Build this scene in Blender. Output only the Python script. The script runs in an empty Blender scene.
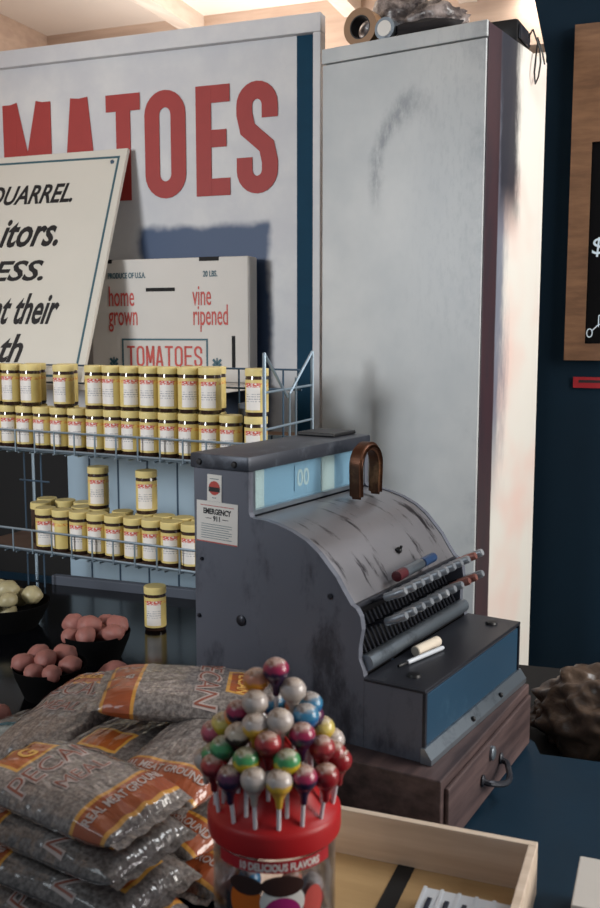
import bpy, bmesh, math, random
from mathutils import Vector, Matrix, noise
random.seed(7)
C = bpy.context.scene.collection
PI = math.pi
rad = math.radians

# ------------------------------------------------------------------ materials
class NT:
    def __init__(s, name):
        s.m = bpy.data.materials.new(name); s.m.use_nodes = True
        s.t = s.m.node_tree; s.b = s.t.nodes['Principled BSDF']; s.tc = None; s.world = False
    def n(s, kind, **kw):
        x = s.t.nodes.new(kind)
        for k, v in kw.items(): setattr(x, k, v)
        return x
    def l(s, a, b): s.t.links.new(a, b)
    def obj(s):
        if s.world: return s.n('ShaderNodeNewGeometry').outputs['Position']
        if not s.tc: s.tc = s.n('ShaderNodeTexCoord')
        return s.tc.outputs['Object']
    def val(s, sock, v):
        if hasattr(v, 'is_linked') or hasattr(v, 'links'): s.l(v, sock)
        else: sock.default_value = v
    def math(s, op, a, b=0.0, c=None):
        x = s.n('ShaderNodeMath', operation=op); s.val(x.inputs[0], a); s.val(x.inputs[1], b)
        if c is not None: s.val(x.inputs[2], c)
        return x.outputs[0]
    def mix(s, f, a, b):
        x = s.n('ShaderNodeMix', data_type='RGBA'); s.val(x.inputs[0], f)
        s.val(x.inputs[6], c4(a)); s.val(x.inputs[7], c4(b)); return x.outputs[2]
    def sep(s, v=None):
        x = s.n('ShaderNodeSeparateXYZ'); s.l(v or s.obj(), x.inputs[0]); return x.outputs
    def noise(s, scale, detail=4, rough=.55, stretch=None):
        v = s.obj()
        if stretch:
            mp = s.n('ShaderNodeMapping'); mp.inputs['Scale'].default_value = stretch; s.l(v, mp.inputs[0]); v = mp.outputs[0]
        x = s.n('ShaderNodeTexNoise'); x.inputs['Scale'].default_value = scale
        x.inputs['Detail'].default_value = detail; x.inputs['Roughness'].default_value = rough
        s.l(v, x.inputs['Vector']); return x.outputs['Fac']
    def step(s, v, lo, hi):                      # smooth 0..1
        x = s.n('ShaderNodeMapRange', interpolation_type='SMOOTHSTEP')
        s.val(x.inputs[0], v); s.val(x.inputs[1], lo); s.val(x.inputs[2], hi); return x.outputs[0]
    def band(s, v, lo, hi, soft=.0005):          # 1 inside lo..hi
        return s.math('MULTIPLY', s.step(v, lo - soft, lo + soft), s.math('SUBTRACT', 1.0, s.step(v, hi - soft, hi + soft)))
    def bump(s, h, strength, dist=.002):
        x = s.n('ShaderNodeBump'); x.inputs['Strength'].default_value = strength; x.inputs['Distance'].default_value = dist
        s.l(h, x.inputs['Height']); s.l(x.outputs[0], s.b.inputs['Normal']); s.l(x.outputs[0], s.b.inputs['Coat Normal'])
    def set(s, **kw):
        for k, v in kw.items(): s.val(s.b.inputs[k.replace('_', ' ')], v)
        return s.m

def lin(v): return v / 12.92 if v <= .04045 else ((v + .055) / 1.055) ** 2.4
def c4(c):
    if isinstance(c, tuple): return c if len(c) == 4 else (c[0], c[1], c[2], 1)
    return c
def rgb(r, g, b): return (lin(r / 255), lin(g / 255), lin(b / 255), 1)

def plain(name, col, rough=.5, metal=0, var=.25, scale=12, bump=0, bscale=60, coat=0, stretch=None, spec=.5):
    m = NT(name)
    d = tuple(x * (1 - var) for x in col[:3]) + (1,)
    u = tuple(min(1, x * (1 + var * .6)) for x in col[:3]) + (1,)
    m.l(m.mix(m.noise(scale, stretch=stretch), d, u), m.b.inputs['Base Color'])
    m.set(Roughness=rough, Metallic=metal, Coat_Weight=coat, Specular_IOR_Level=spec)
    if bump: m.bump(m.noise(bscale, 5), bump)
    return m.m

def wood(name, a, b, rough=.55, axis=(2, 30, 30), bump=.15):
    m = NT(name)
    f = m.noise(1.6, 6, .6, stretch=axis); g = m.noise(9, 3, .5)
    x = m.math('ADD', m.math('MULTIPLY', f, .8), m.math('MULTIPLY', g, .25))
    m.l(m.mix(m.step(x, .3, .75), a, b), m.b.inputs['Base Color'])
    m.set(Roughness=rough); m.bump(f, bump); return m.m

def worn_metal(name, base, scr, rough=.4, metal=.6, streak=(1, 1, 1), amt=(.52, .72), bump=.1):
    m = NT(name)
    f = m.noise(14, 8, .68, stretch=streak); g = m.noise(3, 3)
    c1 = m.mix(g, tuple(x * .75 for x in base[:3]) + (1,), tuple(x * 1.25 for x in base[:3]) + (1,))
    m.l(m.mix(m.step(f, *amt), c1, scr), m.b.inputs['Base Color'])
    m.l(m.math('ADD', m.math('MULTIPLY', g, .25), rough - .1), m.b.inputs['Roughness'])
    m.set(Metallic=metal); m.bump(f, bump); return m.m

def glass(name, col=(1, 1, 1, 1), rough=.03, refl=.6):
    m = NT(name); t = m.n('ShaderNodeBsdfTransparent'); t.inputs[0].default_value = col
    g = m.n('ShaderNodeBsdfGlossy'); g.inputs['Roughness'].default_value = rough
    lw = m.n('ShaderNodeLayerWeight'); lw.inputs[0].default_value = .35
    mx = m.n('ShaderNodeMixShader'); m.l(m.math('MULTIPLY', lw.outputs['Fresnel'], refl), mx.inputs[0])
    m.l(t.outputs[0], mx.inputs[1]); m.l(g.outputs[0], mx.inputs[2])
    m.l(mx.outputs[0], m.t.nodes['Material Output'].inputs['Surface']); return m.m

M = {}
M['counter'] = plain('counter_paint', rgb(7, 42, 62), .55, var=.35, scale=5, bump=.1, bscale=40, spec=.3)
M['counter_shade'] = plain('counter_shade_gloss', rgb(7, 8, 11), .14, var=.3, scale=6, bump=.04, bscale=30, spec=.25)
M['black'] = plain('black_paint', rgb(14, 14, 18), .45, var=.2)
M['blackmatte'] = plain('black_matte', rgb(10, 10, 12), .8, var=.2)
M['teal_wall'] = plain('teal_wall_paint', rgb(6, 32, 48), .8, var=.4, scale=3, bump=.06, spec=.2)
M['peach'] = wood('peach_boards', rgb(178, 152, 134), rgb(200, 174, 154), .8, (1, 8, 20), .05)
M['cream'] = plain('cream_ceiling', rgb(238, 226, 214), .8, var=.06, scale=4)
M['rafter'] = wood('pale_rafter', rgb(206, 190, 174), rgb(226, 212, 198), .8, (20, 1.5, 20), .05)
M['floor'] = plain('floor_concrete', rgb(92, 88, 84), .85, var=.3, scale=4, bump=.2)
M['greyboard'] = plain('grey_board', rgb(74, 80, 92), .7, var=.3, scale=9, bump=.1)
M['red'] = plain('red_sign_paint', rgb(158, 46, 42), .6, var=.12, scale=30, bump=.06)
M['ink'] = plain('black_ink', rgb(22, 22, 26), .55, var=.1)
M['redink'] = plain('red_ink', rgb(190, 74, 66), .6, var=.25, scale=90)
M['blueink'] = plain('teal_ink', rgb(56, 92, 104), .6, var=.1)
M['tealpaint'] = plain('teal_stripe_paint', rgb(10, 58, 82), .7, var=.2, scale=20, spec=.2)
M['white'] = plain('white_paper', rgb(226, 222, 216), .6, var=.05)
M['signwhite'] = plain('white_sign_enamel', rgb(212, 208, 198), .35, var=.06, scale=6)
M['carton'] = plain('white_cardboard', rgb(205, 200, 194), .7, var=.06, scale=10, bump=.05)
M['cartonside'] = plain('white_cardboard_side', rgb(196, 194, 192), .75, var=.06)
M['lid'] = plain('cream_cap', rgb(222, 202, 136), .45, var=.08, scale=60)
M['jarglass'] = plain('brown_filled_glass', rgb(58, 42, 36), .12, var=.3, scale=80, coat=.4)
M['wire'] = plain('galvanised_wire', rgb(150, 168, 182), .35, .6, var=.15)
M['wiredark'] = plain('dull_wire', rgb(70, 92, 112), .5, .3, var=.15)
M['brass'] = worn_metal('brown_bronze', rgb(96, 62, 44), rgb(170, 120, 84), .35, .7)
M['regside'] = worn_metal('register_side_paint', rgb(102, 106, 118), rgb(58, 60, 70), .45, .2, (1, 1, .45), (.5, .7), .1)
M['reghood'] = worn_metal('register_hood_metal', rgb(140, 139, 144), rgb(52, 49, 55), .33, .6, (.5, 2.0, .5), (.55, .64), .16)
M['regtop'] = worn_metal('register_lid_paint', rgb(62, 66, 76), rgb(96, 102, 112), .4, .4)
M['regblue'] = worn_metal('register_blue_panel', rgb(44, 78, 104), rgb(70, 106, 130), .38, .3, (1, 1, 1), (.55, .8), .05)
M['regdark'] = worn_metal('register_dark_metal', rgb(52, 54, 62), rgb(92, 94, 100), .35, .5, (1, .4, 1), (.55, .75), .08)
M['steel'] = worn_metal('worn_steel', rgb(140, 150, 160), rgb(90, 96, 104), .3, .8)
M['keymetal'] = worn_metal('key_steel', rgb(150, 156, 164), rgb(205, 208, 212), .28, .45)
M['copper'] = worn_metal('key_copper', rgb(150, 100, 92), rgb(196, 150, 136), .3, .45)
M['drawerwood'] = wood('old_brown_wood', rgb(46, 35, 38), rgb(104, 84, 82), .5, (20, 2, 30), .12)
M['traywood'] = wood('pale_tray_wood', rgb(204, 182, 160), rgb(234, 216, 198), .55, (1.5, 30, 30), .1)
M['plywood'] = wood('plywood', rgb(172, 142, 100), rgb(198, 168, 124), .5, (2, 14, 14), .05)
M['framewood'] = wood('tan_frame_wood', rgb(96, 66, 44), rgb(130, 94, 66), .6, (6, 6, 30), .1)
M['slate'] = plain('blackboard_slate', rgb(7, 7, 9), .85, var=.2, spec=.1)
M['chalk'] = plain('chalk', rgb(206, 222, 236), .9, var=.15, scale=200)
M['redtag'] = plain('red_tag', rgb(150, 22, 32), .5, var=.1)
M['redplastic'] = plain('red_plastic', rgb(178, 28, 32), .4, var=.08, spec=.4)
M['stick'] = plain('white_stick', rgb(226, 220, 224), .5, var=.05)
M['clear'] = glass('clear_plastic', (.94, .94, .96, 1), .1, .6)
M['window'] = glass('register_glass', (.9, .97, 1, 1), .06, .35)
M['indblue'] = plain('indicator_backing', rgb(170, 196, 214), .5, var=.1)
M['indwhite'] = plain('indicator_flag', rgb(236, 236, 226), .5, var=.03)
M['whiteplastic'] = plain('white_plastic', rgb(214, 220, 228), .35, var=.04)
M['navy'] = plain('dark_insert', rgb(36, 44, 62), .4, var=.2)
M['corkwhite'] = plain('chalk_stick', rgb(226, 214, 196), .7, var=.08, scale=60)
M['maroon'] = plain('maroon_cap', rgb(84, 26, 34), .35, var=.1)
M['penblue'] = plain('pen_blue', rgb(40, 66, 104), .3, var=.1)
M['bowl'] = plain('dark_bowl', rgb(5, 5, 6), .8, var=.2, spec=.1)
M['potato'] = plain('pink_potato_skin', rgb(150, 96, 88), .6, var=.35, scale=40, bump=.2, bscale=90)
M['onion'] = plain('pale_onion_skin', rgb(160, 150, 116), .45, var=.3, scale=25, stretch=(1, 1, .3))
M['tape'] = plain('tan_tape', rgb(150, 116, 86), .4, var=.15)
M['rag'] = plain('dark_cloth', rgb(34, 30, 32), .9, var=.4, scale=30, bump=.3)
M['paper'] = plain('brown_paper', rgb(96, 74, 62), .8, var=.3, scale=20, bump=.2)

SZ0 = .425
# sign board: white paint with scuffs and a soft-edged blue patch
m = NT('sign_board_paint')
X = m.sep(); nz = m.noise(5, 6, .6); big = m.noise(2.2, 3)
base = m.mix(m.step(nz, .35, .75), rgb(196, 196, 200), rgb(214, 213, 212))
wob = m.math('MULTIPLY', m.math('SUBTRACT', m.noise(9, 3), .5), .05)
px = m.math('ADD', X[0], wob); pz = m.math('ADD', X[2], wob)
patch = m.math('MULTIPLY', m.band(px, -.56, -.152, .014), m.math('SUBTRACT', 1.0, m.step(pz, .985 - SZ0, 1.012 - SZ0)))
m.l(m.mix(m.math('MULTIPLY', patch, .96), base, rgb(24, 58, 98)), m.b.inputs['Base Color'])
m.set(Roughness=.55); m.bump(m.noise(40, 6), .08); M['signboard'] = m.m

# cooler front: white enamel with grimy arc and speckles
m = NT('cooler_front_paint'); m.world = True
X = m.sep(); nz = m.noise(7, 8, .7); fine = m.noise(70, 6, .7, stretch=(1, 1, .35)); med = m.noise(2.6, 5, .6)
base = m.mix(m.step(med, .3, .72), rgb(176, 180, 182), rgb(200, 201, 200))
dx = m.math('SUBTRACT', X[0], -1.03); dz = m.math('SUBTRACT', X[2], 1.06)
r = m.math('SQRT', m.math('ADD', m.math('MULTIPLY', m.math('MULTIPLY', dx, dx), 3.2), m.math('MULTIPLY', dz, dz)))
ring = m.band(m.math('ADD', r, m.math('MULTIPLY', m.math('SUBTRACT', nz, .5), .12)), .155, .185, .035)
ring = m.math('MULTIPLY', ring, m.math('MULTIPLY', m.math('SUBTRACT', 1.0, m.step(X[0], -1.07, -.93)), m.step(X[2], .96, 1.08)))
ring = m.math('MULTIPLY', ring, m.step(fine, .25, .62))
c = m.mix(m.math('MULTIPLY', ring, .95), base, rgb(92, 98, 108))
edge = m.math('MULTIPLY', m.step(X[0], -.93, -.855), m.step(nz, .45, .75))
c = m.mix(m.math('MULTIPLY', edge, .5), c, rgb(128, 134, 142))
mott = m.math('MULTIPLY', m.step(fine, .48, .62), m.math('MULTIPLY', m.step(X[0], -1.12, -.9), m.step(X[2], .55, .8)))
c = m.mix(m.math('MULTIPLY', mott, .16), c, rgb(120, 126, 136))
blot = m.math('MULTIPLY', m.step(med, .42, .6), m.math('MULTIPLY', m.band(X[2], .62, 1.2, .12), m.step(X[0], -1.08, -.92)))
c = m.mix(m.math('MULTIPLY', blot, .55), c, rgb(150, 158, 166))
m.l(c, m.b.inputs['Base Color']); m.set(Roughness=.42); m.bump(fine, .04); M['cooler'] = m.m

# cooler side: maroon painted corner strip, dark rubs, pale paint with pinkish sun reflections tinted in
m = NT('cooler_side_paint'); m.world = True
X = m.sep(); nz = m.noise(8, 8, .7, stretch=(1, 1.6, .5)); med = m.noise(2.4, 4, .6)
base = m.mix(m.step(m.noise(3.2, 2, stretch=(1, 1, 1.3)), .42, .72), rgb(228, 224, 216), rgb(232, 204, 194))
yy = m.math('ADD', X[1], m.math('MULTIPLY', m.math('SUBTRACT', nz, .5), .16))
rub = m.math('MULTIPLY', m.math('SUBTRACT', 1.0, m.step(yy, 2.2, 2.29)), m.step(X[2], .2, .55))
c = m.mix(m.math('MULTIPLY', rub, .9), base, rgb(96, 104, 124))
top = m.math('MULTIPLY', m.band(yy, 2.18, 2.315, .035), m.step(X[2], .9, 1.06))
c = m.mix(m.math('MULTIPLY', top, .97), c, rgb(26, 30, 44))
strip = m.math('SUBTRACT', 1.0, m.step(m.math('ADD', X[1], m.math('MULTIPLY', m.math('SUBTRACT', nz, .5), .012)), 2.183, 2.192))
c = m.mix(m.math('MULTIPLY', strip, .97), c, m.mix(m.step(nz, .4, .7), rgb(54, 28, 36), rgb(36, 24, 34)))
m.l(c, m.b.inputs['Base Color']); m.set(Roughness=.5); M['coolerside'] = m.m

# beadboard panel
m = NT('blue_white_beadboard')
X = m.sep(); fr = m.math('FRACT', m.math('DIVIDE', m.math('ADD', X[0], 5.026), .098), 0.0)
groove = m.math('SUBTRACT', 1.0, m.band(fr, .03, .97, .012))
base = m.mix(m.noise(4, 4), rgb(140, 164, 184), rgb(172, 194, 208))
m.l(m.mix(groove, base, rgb(40, 66, 90)), m.b.inputs['Base Color']); m.set(Roughness=.5)
m.bump(m.math('SUBTRACT', 1.0, groove), .6, .004); M['bead'] = m.m

# jar label materials
def label_mat():
    m = NT('jar_label_panel'); X = m.sep()
    n1 = m.noise(260, 3, stretch=(1, 1, 1.6))
    redz = m.math('MULTIPLY', m.band(X[2], .064, .074, .001), m.step(n1, .42, .5))
    base = m.mix(redz, rgb(226, 220, 214), rgb(196, 70, 52))
    fr = m.math('FRACT', m.math('MULTIPLY', X[2], 190.0), 0.0)
    ln = m.math('MULTIPLY', m.band(fr, .1, .5, .05), m.band(X[2], .03, .05, .001))
    ln = m.math('MULTIPLY', ln, m.step(m.noise(420, 2, stretch=(1, 1, .2)), .47, .52))
    base = m.mix(m.math('MULTIPLY', ln, .7), base, rgb(92, 100, 120))
    m.l(base, m.b.inputs['Base Color']); m.set(Roughness=.5); return m.m
M['jarpanel'] = label_mat()
m = NT('jar_yellow_wrap'); X = m.sep()
y = m.mix(m.noise(40, 3), rgb(200, 176, 104), rgb(222, 202, 134))
m.l(m.mix(m.band(X[2], .066, .073, .001), y, m.mix(m.step(m.noise(300, 2), .5, .56), rgb(224, 196, 110), rgb(206, 120, 70))), m.b.inputs['Base Color'])
m.set(Roughness=.42); M['jarwrap'] = m.m

# pecan-meal bags
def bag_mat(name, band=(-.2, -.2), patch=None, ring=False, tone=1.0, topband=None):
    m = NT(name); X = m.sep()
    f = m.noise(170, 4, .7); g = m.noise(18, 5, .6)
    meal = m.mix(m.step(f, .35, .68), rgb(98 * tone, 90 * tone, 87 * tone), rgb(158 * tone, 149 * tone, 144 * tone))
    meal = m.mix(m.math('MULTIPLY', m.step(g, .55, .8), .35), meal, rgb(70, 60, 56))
    col = meal
    def stripe(col, lo, hi):
        col = m.mix(m.math('MULTIPLY', m.band(X[1], lo - .005, hi + .005), .9), col, rgb(214, 152, 60))
        return m.mix(m.math('MULTIPLY', m.band(X[1], lo, hi), .95), col, m.mix(g, rgb(120, 50, 28), rgb(176, 86, 50)))
    if band[0] > -.19: col = stripe(col, *band)
    if topband: col = stripe(col, *topband)
    if patch:
        x0, x1, y0, y1 = patch
        o = m.math('MULTIPLY', m.band(X[0], x0 - .005, x1 + .005), m.band(X[1], y0 - .005, y1 + .005))
        i = m.math('MULTIPLY', m.band(X[0], x0, x1), m.band(X[1], y0, y1))
        up = m.step(X[2], 0, .004)
        col = m.mix(m.math('MULTIPLY', m.math('MULTIPLY', o, up), .9), col, rgb(222, 164, 70))
        col = m.mix(m.math('MULTIPLY', m.math('MULTIPLY', i, up), .95), col, rgb(168, 84, 36))
    if ring:
        dx = m.math('SUBTRACT', X[0], 0.0); dy = m.math('SUBTRACT', X[1], -.02)
        rr = m.math('SQRT', m.math('ADD', m.math('MULTIPLY', dx, dx), m.math('MULTIPLY', dy, dy)))
        rw = m.math('ADD', rr, m.math('MULTIPLY', m.math('SUBTRACT', m.noise(130, 2), .5), .012))
        col = m.mix(m.band(rw, .026, .042, .0015), col, rgb(24, 98, 118))
        col = m.mix(m.math('SUBTRACT', 1.0, m.step(rr, .024, .026)), col, rgb(150, 160, 160))
    m.l(col, m.b.inputs['Base Color'])
    wr = m.noise(15, 3, .5, stretch=(2.2, .6, 1)); wr2 = m.noise(34, 2)
    m.bump(m.math('ADD', wr, m.math('MULTIPLY', wr2, .3)), .8, .012)
    m.set(Roughness=.5, Coat_Weight=1.0, Coat_Roughness=.07, Coat_IOR=1.6, Specular_IOR_Level=.3)
    return m.m
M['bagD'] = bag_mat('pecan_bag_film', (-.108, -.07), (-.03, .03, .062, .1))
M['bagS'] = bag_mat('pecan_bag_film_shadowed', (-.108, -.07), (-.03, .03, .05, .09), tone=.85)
M['bagB'] = bag_mat('pecan_bag_film_top_band', (-.2, -.2), None, topband=(.052, .095))
M['bagE'] = bag_mat('mesh_bag_film', ring=True, tone=.62)
M['bagtext'] = plain('bag_lettering', rgb(186, 172, 168), .5, var=.1)
M['bagtextred'] = plain('bag_lettering_red', rgb(146, 84, 68), .5, var=.15)
M['bagtextgold'] = plain('bag_lettering_gold', rgb(224, 176, 96), .5, var=.1)

# crinkled plastics
m = NT('brown_sack_film'); f = m.noise(9, 6, .65)
m.l(m.mix(f, rgb(44, 36, 33), rgb(134, 110, 92)), m.b.inputs['Base Color']); m.bump(f, .6, .01)
m.set(Roughness=.34, Coat_Weight=.3, Coat_Roughness=.2); M['sack'] = m.m
m = NT('grey_plastic_film'); f = m.noise(16, 6, .7)
m.l(m.mix(m.step(f, .38, .66), rgb(52, 44, 46), rgb(164, 152, 148)), m.b.inputs['Base Color']); m.bump(f, .6, .008)
m.set(Roughness=.3, Coat_Weight=.4); M['film'] = m.m

def pop_mat(name, top, bot):
    m = NT('wrapper_' + name); X = m.sep(); n = m.noise(150, 4, .6)
    z = m.math('ADD', X[2], m.math('MULTIPLY', m.math('SUBTRACT', n, .5), .012))
    c = m.mix(m.step(z, -.002, .002), bot, top)
    c = m.mix(m.math('MULTIPLY', m.step(z, .0065, .0095), .75), c, m.mix(m.step(n, .45, .55), rgb(206, 190, 176), rgb(150, 120, 96)))
    m.l(c, m.b.inputs['Base Color']); m.bump(m.noise(260, 3), .35, .001)
    m.set(Roughness=.3, Coat_Weight=.5, Coat_Roughness=.12); return m.m
R_ = rgb(150, 22, 30); W_ = rgb(194, 182, 177); PU = rgb(44, 22, 58); MG = rgb(158, 36, 78)
POP = {'red': pop_mat('red', R_, R_), 'red_white': pop_mat('red_white', rgb(168, 52, 56), rgb(112, 14, 26)), 'white': pop_mat('white', W_, rgb(182, 170, 160)),
       'purple': pop_mat('purple', rgb(92, 34, 74), PU), 'magenta': pop_mat('magenta', MG, PU), 'orange': pop_mat('orange', rgb(214, 140, 110), rgb(228, 148, 34)),
       'blue': pop_mat('blue', rgb(60, 130, 170), rgb(18, 98, 158)), 'green_yellow': pop_mat('green_yellow', rgb(70, 150, 92), rgb(216, 186, 40)),
       'green': pop_mat('green', rgb(80, 160, 104), rgb(48, 116, 78)), 'yellow': pop_mat('yellow', rgb(220, 200, 110), rgb(206, 176, 50)),
       'white_yellow': pop_mat('white_yellow', W_, rgb(224, 178, 60)), 'white_brown': pop_mat('white_brown', rgb(206, 190, 170), rgb(40, 26, 26)),
       'pink': pop_mat('pink', rgb(196, 90, 112), rgb(150, 60, 84))}

# ------------------------------------------------------------------ geometry helpers
def obj(name, bm, mat, parent=None, smooth=False, local=False, mats=None):
    if parent is not None and not local:
        off = Vector((0, 0, 0)); p = parent
        while p: off += p.location; p = p.parent
        bmesh.ops.translate(bm, verts=bm.verts, vec=-off)
    bmesh.ops.recalc_face_normals(bm, faces=bm.faces)
    me = bpy.data.meshes.new(name); bm.to_mesh(me); bm.free()
    for mm in (mats or [mat]): me.materials.append(mm)
    if smooth:
        for p in me.polygons: p.use_smooth = True
        if smooth != 'all': me.set_sharp_from_angle(angle=rad(38))
    o = bpy.data.objects.new(name, me); C.objects.link(o)
    if parent is not None: o.parent = parent
    return o
def tag(o, label, cat, group=None, kind=None):
    o['label'] = label; o['category'] = cat
    if group: o['group'] = group
    if kind: o['kind'] = kind
    return o
def thing(name, label, cat, loc=(0, 0, 0), rot=(0, 0, 0), group=None):
    o = bpy.data.objects.new(name, None); o.empty_display_size = .05; C.objects.link(o)
    o.location = loc; o.rotation_euler = rot
    return tag(o, label, cat, group)
def struct(name, bm, mat, parent=None, **kw):
    o = obj(name, bm, mat, parent, **kw)
    if parent is None: o['kind'] = 'structure'
    return o
def NB(): return bmesh.new()
def box(bm, x0, x1, y0, y1, z0, z1, bev=0, mtx=None):
    r = bmesh.ops.create_cube(bm, size=1); v = r['verts']
    for p in v: p.co = Vector(((x0 + x1) / 2 + p.co.x * (x1 - x0), (y0 + y1) / 2 + p.co.y * (y1 - y0), (z0 + z1) / 2 + p.co.z * (z1 - z0)))
    if bev:
        es = list({e for p in v for e in p.link_edges})
        r2 = bmesh.ops.bevel(bm, geom=es, offset=bev, segments=2, affect='EDGES', profile=.5)
        v = list({q for f in r2['faces'] for q in f.verts} | {q for q in v if q.is_valid})
    if mtx is not None: bmesh.ops.transform(bm, matrix=mtx, verts=[q for q in v if q.is_valid])
    return bm
def bx(*a, **k): return box(NB(), *a, **k)
def prism(bm, pts, fn0, fn1):
    """polygon pts mapped by fn0/fn1 to two caps"""
    a = [bm.verts.new(fn0(*p)) for p in pts]; b = [bm.verts.new(fn1(*p)) for p in pts]
    n = len(pts); bm.faces.new(a); bm.faces.new(b[::-1])
    for i in range(n): bm.faces.new((a[i], b[i], b[(i + 1) % n], a[(i + 1) % n]))
    return bm
def ext_y(pts, y0, y1): return prism(NB(), pts, lambda x, z: (x, y0, z), lambda x, z: (x, y1, z))
def tube(bm, pts, r, n=8, closed=False, cap=True, rr=None):
    pts = [Vector(p) for p in pts]; rings = []; N = len(pts); up = None
    for i, p in enumerate(pts):
        if closed: t = pts[(i + 1) % N] - pts[i - 1]
        else: t = pts[min(i + 1, N - 1)] - pts[max(i - 1, 0)]
        t.normalize()
        if up is None: up = Vector((0, 0, 1)) if abs(t.z) < .9 else Vector((1, 0, 0))
        a = t.cross(up)
        if a.length < 1e-5: a = t.orthogonal()
        a.normalize(); b = a.cross(t).normalized(); up = b
        q = rr[i] if rr else r
        rings.append([bm.verts.new(p + (a * math.cos(2 * PI * k / n) + b * math.sin(2 * PI * k / n)) * q) for k in range(n)])
    for i in range(N if closed else N - 1):
        A, B = rings[i], rings[(i + 1) % N]
        for k in range(n): bm.faces.new((A[k], A[(k + 1) % n], B[(k + 1) % n], B[k]))
    if cap and not closed: bm.faces.new(rings[0][::-1]); bm.faces.new(rings[-1])
    return bm
def lathe(bm, prof, cx=0, cy=0, cz=0, n=32, a0=0, a1=2 * PI, axis=None):
    full = abs(a1 - a0 - 2 * PI) < 1e-6; steps = n if full else n + 1; rows = []
    for r, z in prof:
        if r < 1e-6: rows.append([bm.verts.new((cx, cy, cz + z))] * steps)
        else: rows.append([bm.verts.new((cx + r * math.cos(a0 + (a1 - a0) * k / n), cy + r * math.sin(a0 + (a1 - a0) * k / n), cz + z)) for k in range(steps)])
    for i in range(len(prof) - 1):
        for k in range(n if full else n):
            k2 = (k + 1) % steps; q = [rows[i][k], rows[i][k2], rows[i + 1][k2], rows[i + 1][k]]
            u = []
            for v in q:
                if v not in u: u.append(v)
            if len(u) > 2:
                try: bm.faces.new(u)
                except ValueError: pass
    return bm
def blob(bm, c, r, sub=3, amp=.15, freq=3, sc=(1, 1, 1), seed=0, flat=None):
    v = bmesh.ops.create_icosphere(bm, subdivisions=sub, radius=1)['verts']
    for p in v:
        d = p.co.normalized(); k = 1 + amp * noise.fractal(d * freq + Vector((seed * 7.1, seed * 3.3, seed)), 1, 2, 3)
        q = Vector((d.x * sc[0], d.y * sc[1], d.z * sc[2])) * r * k
        if flat is not None and q.z < flat: q.z = flat + (q.z - flat) * .1
        p.co = Vector(c) + q
    return bm
def frame(o, xd, yd):
    xd = Vector(xd).normalized(); yd = Vector(yd).normalized(); z = xd.cross(yd).normalized()
    m_ = Matrix((xd, yd, z)).transposed().to_4x4(); m_.translation = Vector(o); return m_
def text(body, size, mtx, xs=1.0, bold=0.0, shear=0, align='LEFT', ext=.0006, spacing=1.0):
    cu = bpy.data.curves.new('lettering', 'FONT'); cu.body = body; cu.size = size; cu.offset = bold * size
    cu.shear = shear; cu.align_x = align; cu.extrude = ext; cu.resolution_u = 3; cu.space_character = spacing
    o = bpy.data.objects.new('lettering', cu); C.objects.link(o)
    dg = bpy.context.evaluated_depsgraph_get(); me = bpy.data.meshes.new_from_object(o.evaluated_get(dg))
    bm = NB(); bm.from_mesh(me)
    bpy.data.objects.remove(o); bpy.data.curves.remove(cu); bpy.data.meshes.remove(me)
    bmesh.ops.transform(bm, matrix=mtx @ Matrix.Diagonal((xs, 1, 1, 1)), verts=bm.verts); return bm
def merge(*bms):
    a = NB()
    for b in bms:
        t = bpy.data.meshes.new('t'); b.to_mesh(t); b.free(); a.from_mesh(t); bpy.data.meshes.remove(t)
    return a
def stroke(bm, pts, w, mtx, closed=False, d=.0012):
    """flat mitred stroke in the plane of mtx, d thick"""
    P = [Vector(p) for p in pts]; N = len(P); L = []; Rr = []
    for i in range(N):
        a = (P[i] - P[i - 1]) if (closed or i > 0) else (P[i + 1] - P[i])
        b = (P[(i + 1) % N] - P[i]) if (closed or i < N - 1) else a
        a = a.normalized(); b = b.normalized(); na = Vector((-a.y, a.x)); nb = Vector((-b.y, b.x))
        mt = (na + nb); mt = mt.normalized() if mt.length > 1e-6 else na
        k = w / 2 / max(.35, mt.dot(na)); L.append(P[i] + mt * k); Rr.append(P[i] - mt * k)
    def V(p, z): return bm.verts.new(mtx @ Vector((p.x, p.y, z)))
    a = [V(p, d) for p in L]; b = [V(p, d) for p in Rr]; a2 = [V(p, 0) for p in L]; b2 = [V(p, 0) for p in Rr]
    for i in range(N if closed else N - 1):
        j = (i + 1) % N
        bm.faces.new((a[i], a[j], b[j], b[i])); bm.faces.new((a2[i], a2[j], a[j], a[i])); bm.faces.new((b[i], b[j], b2[j], b2[i]))
    return bm
def arc(cx, cy, rx, ry, a0, a1, n=10):
    return [(cx + rx * math.cos(rad(a0 + (a1 - a0) * i / n)), cy + ry * math.sin(rad(a0 + (a1 - a0) * i / n))) for i in range(n + 1)]
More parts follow.
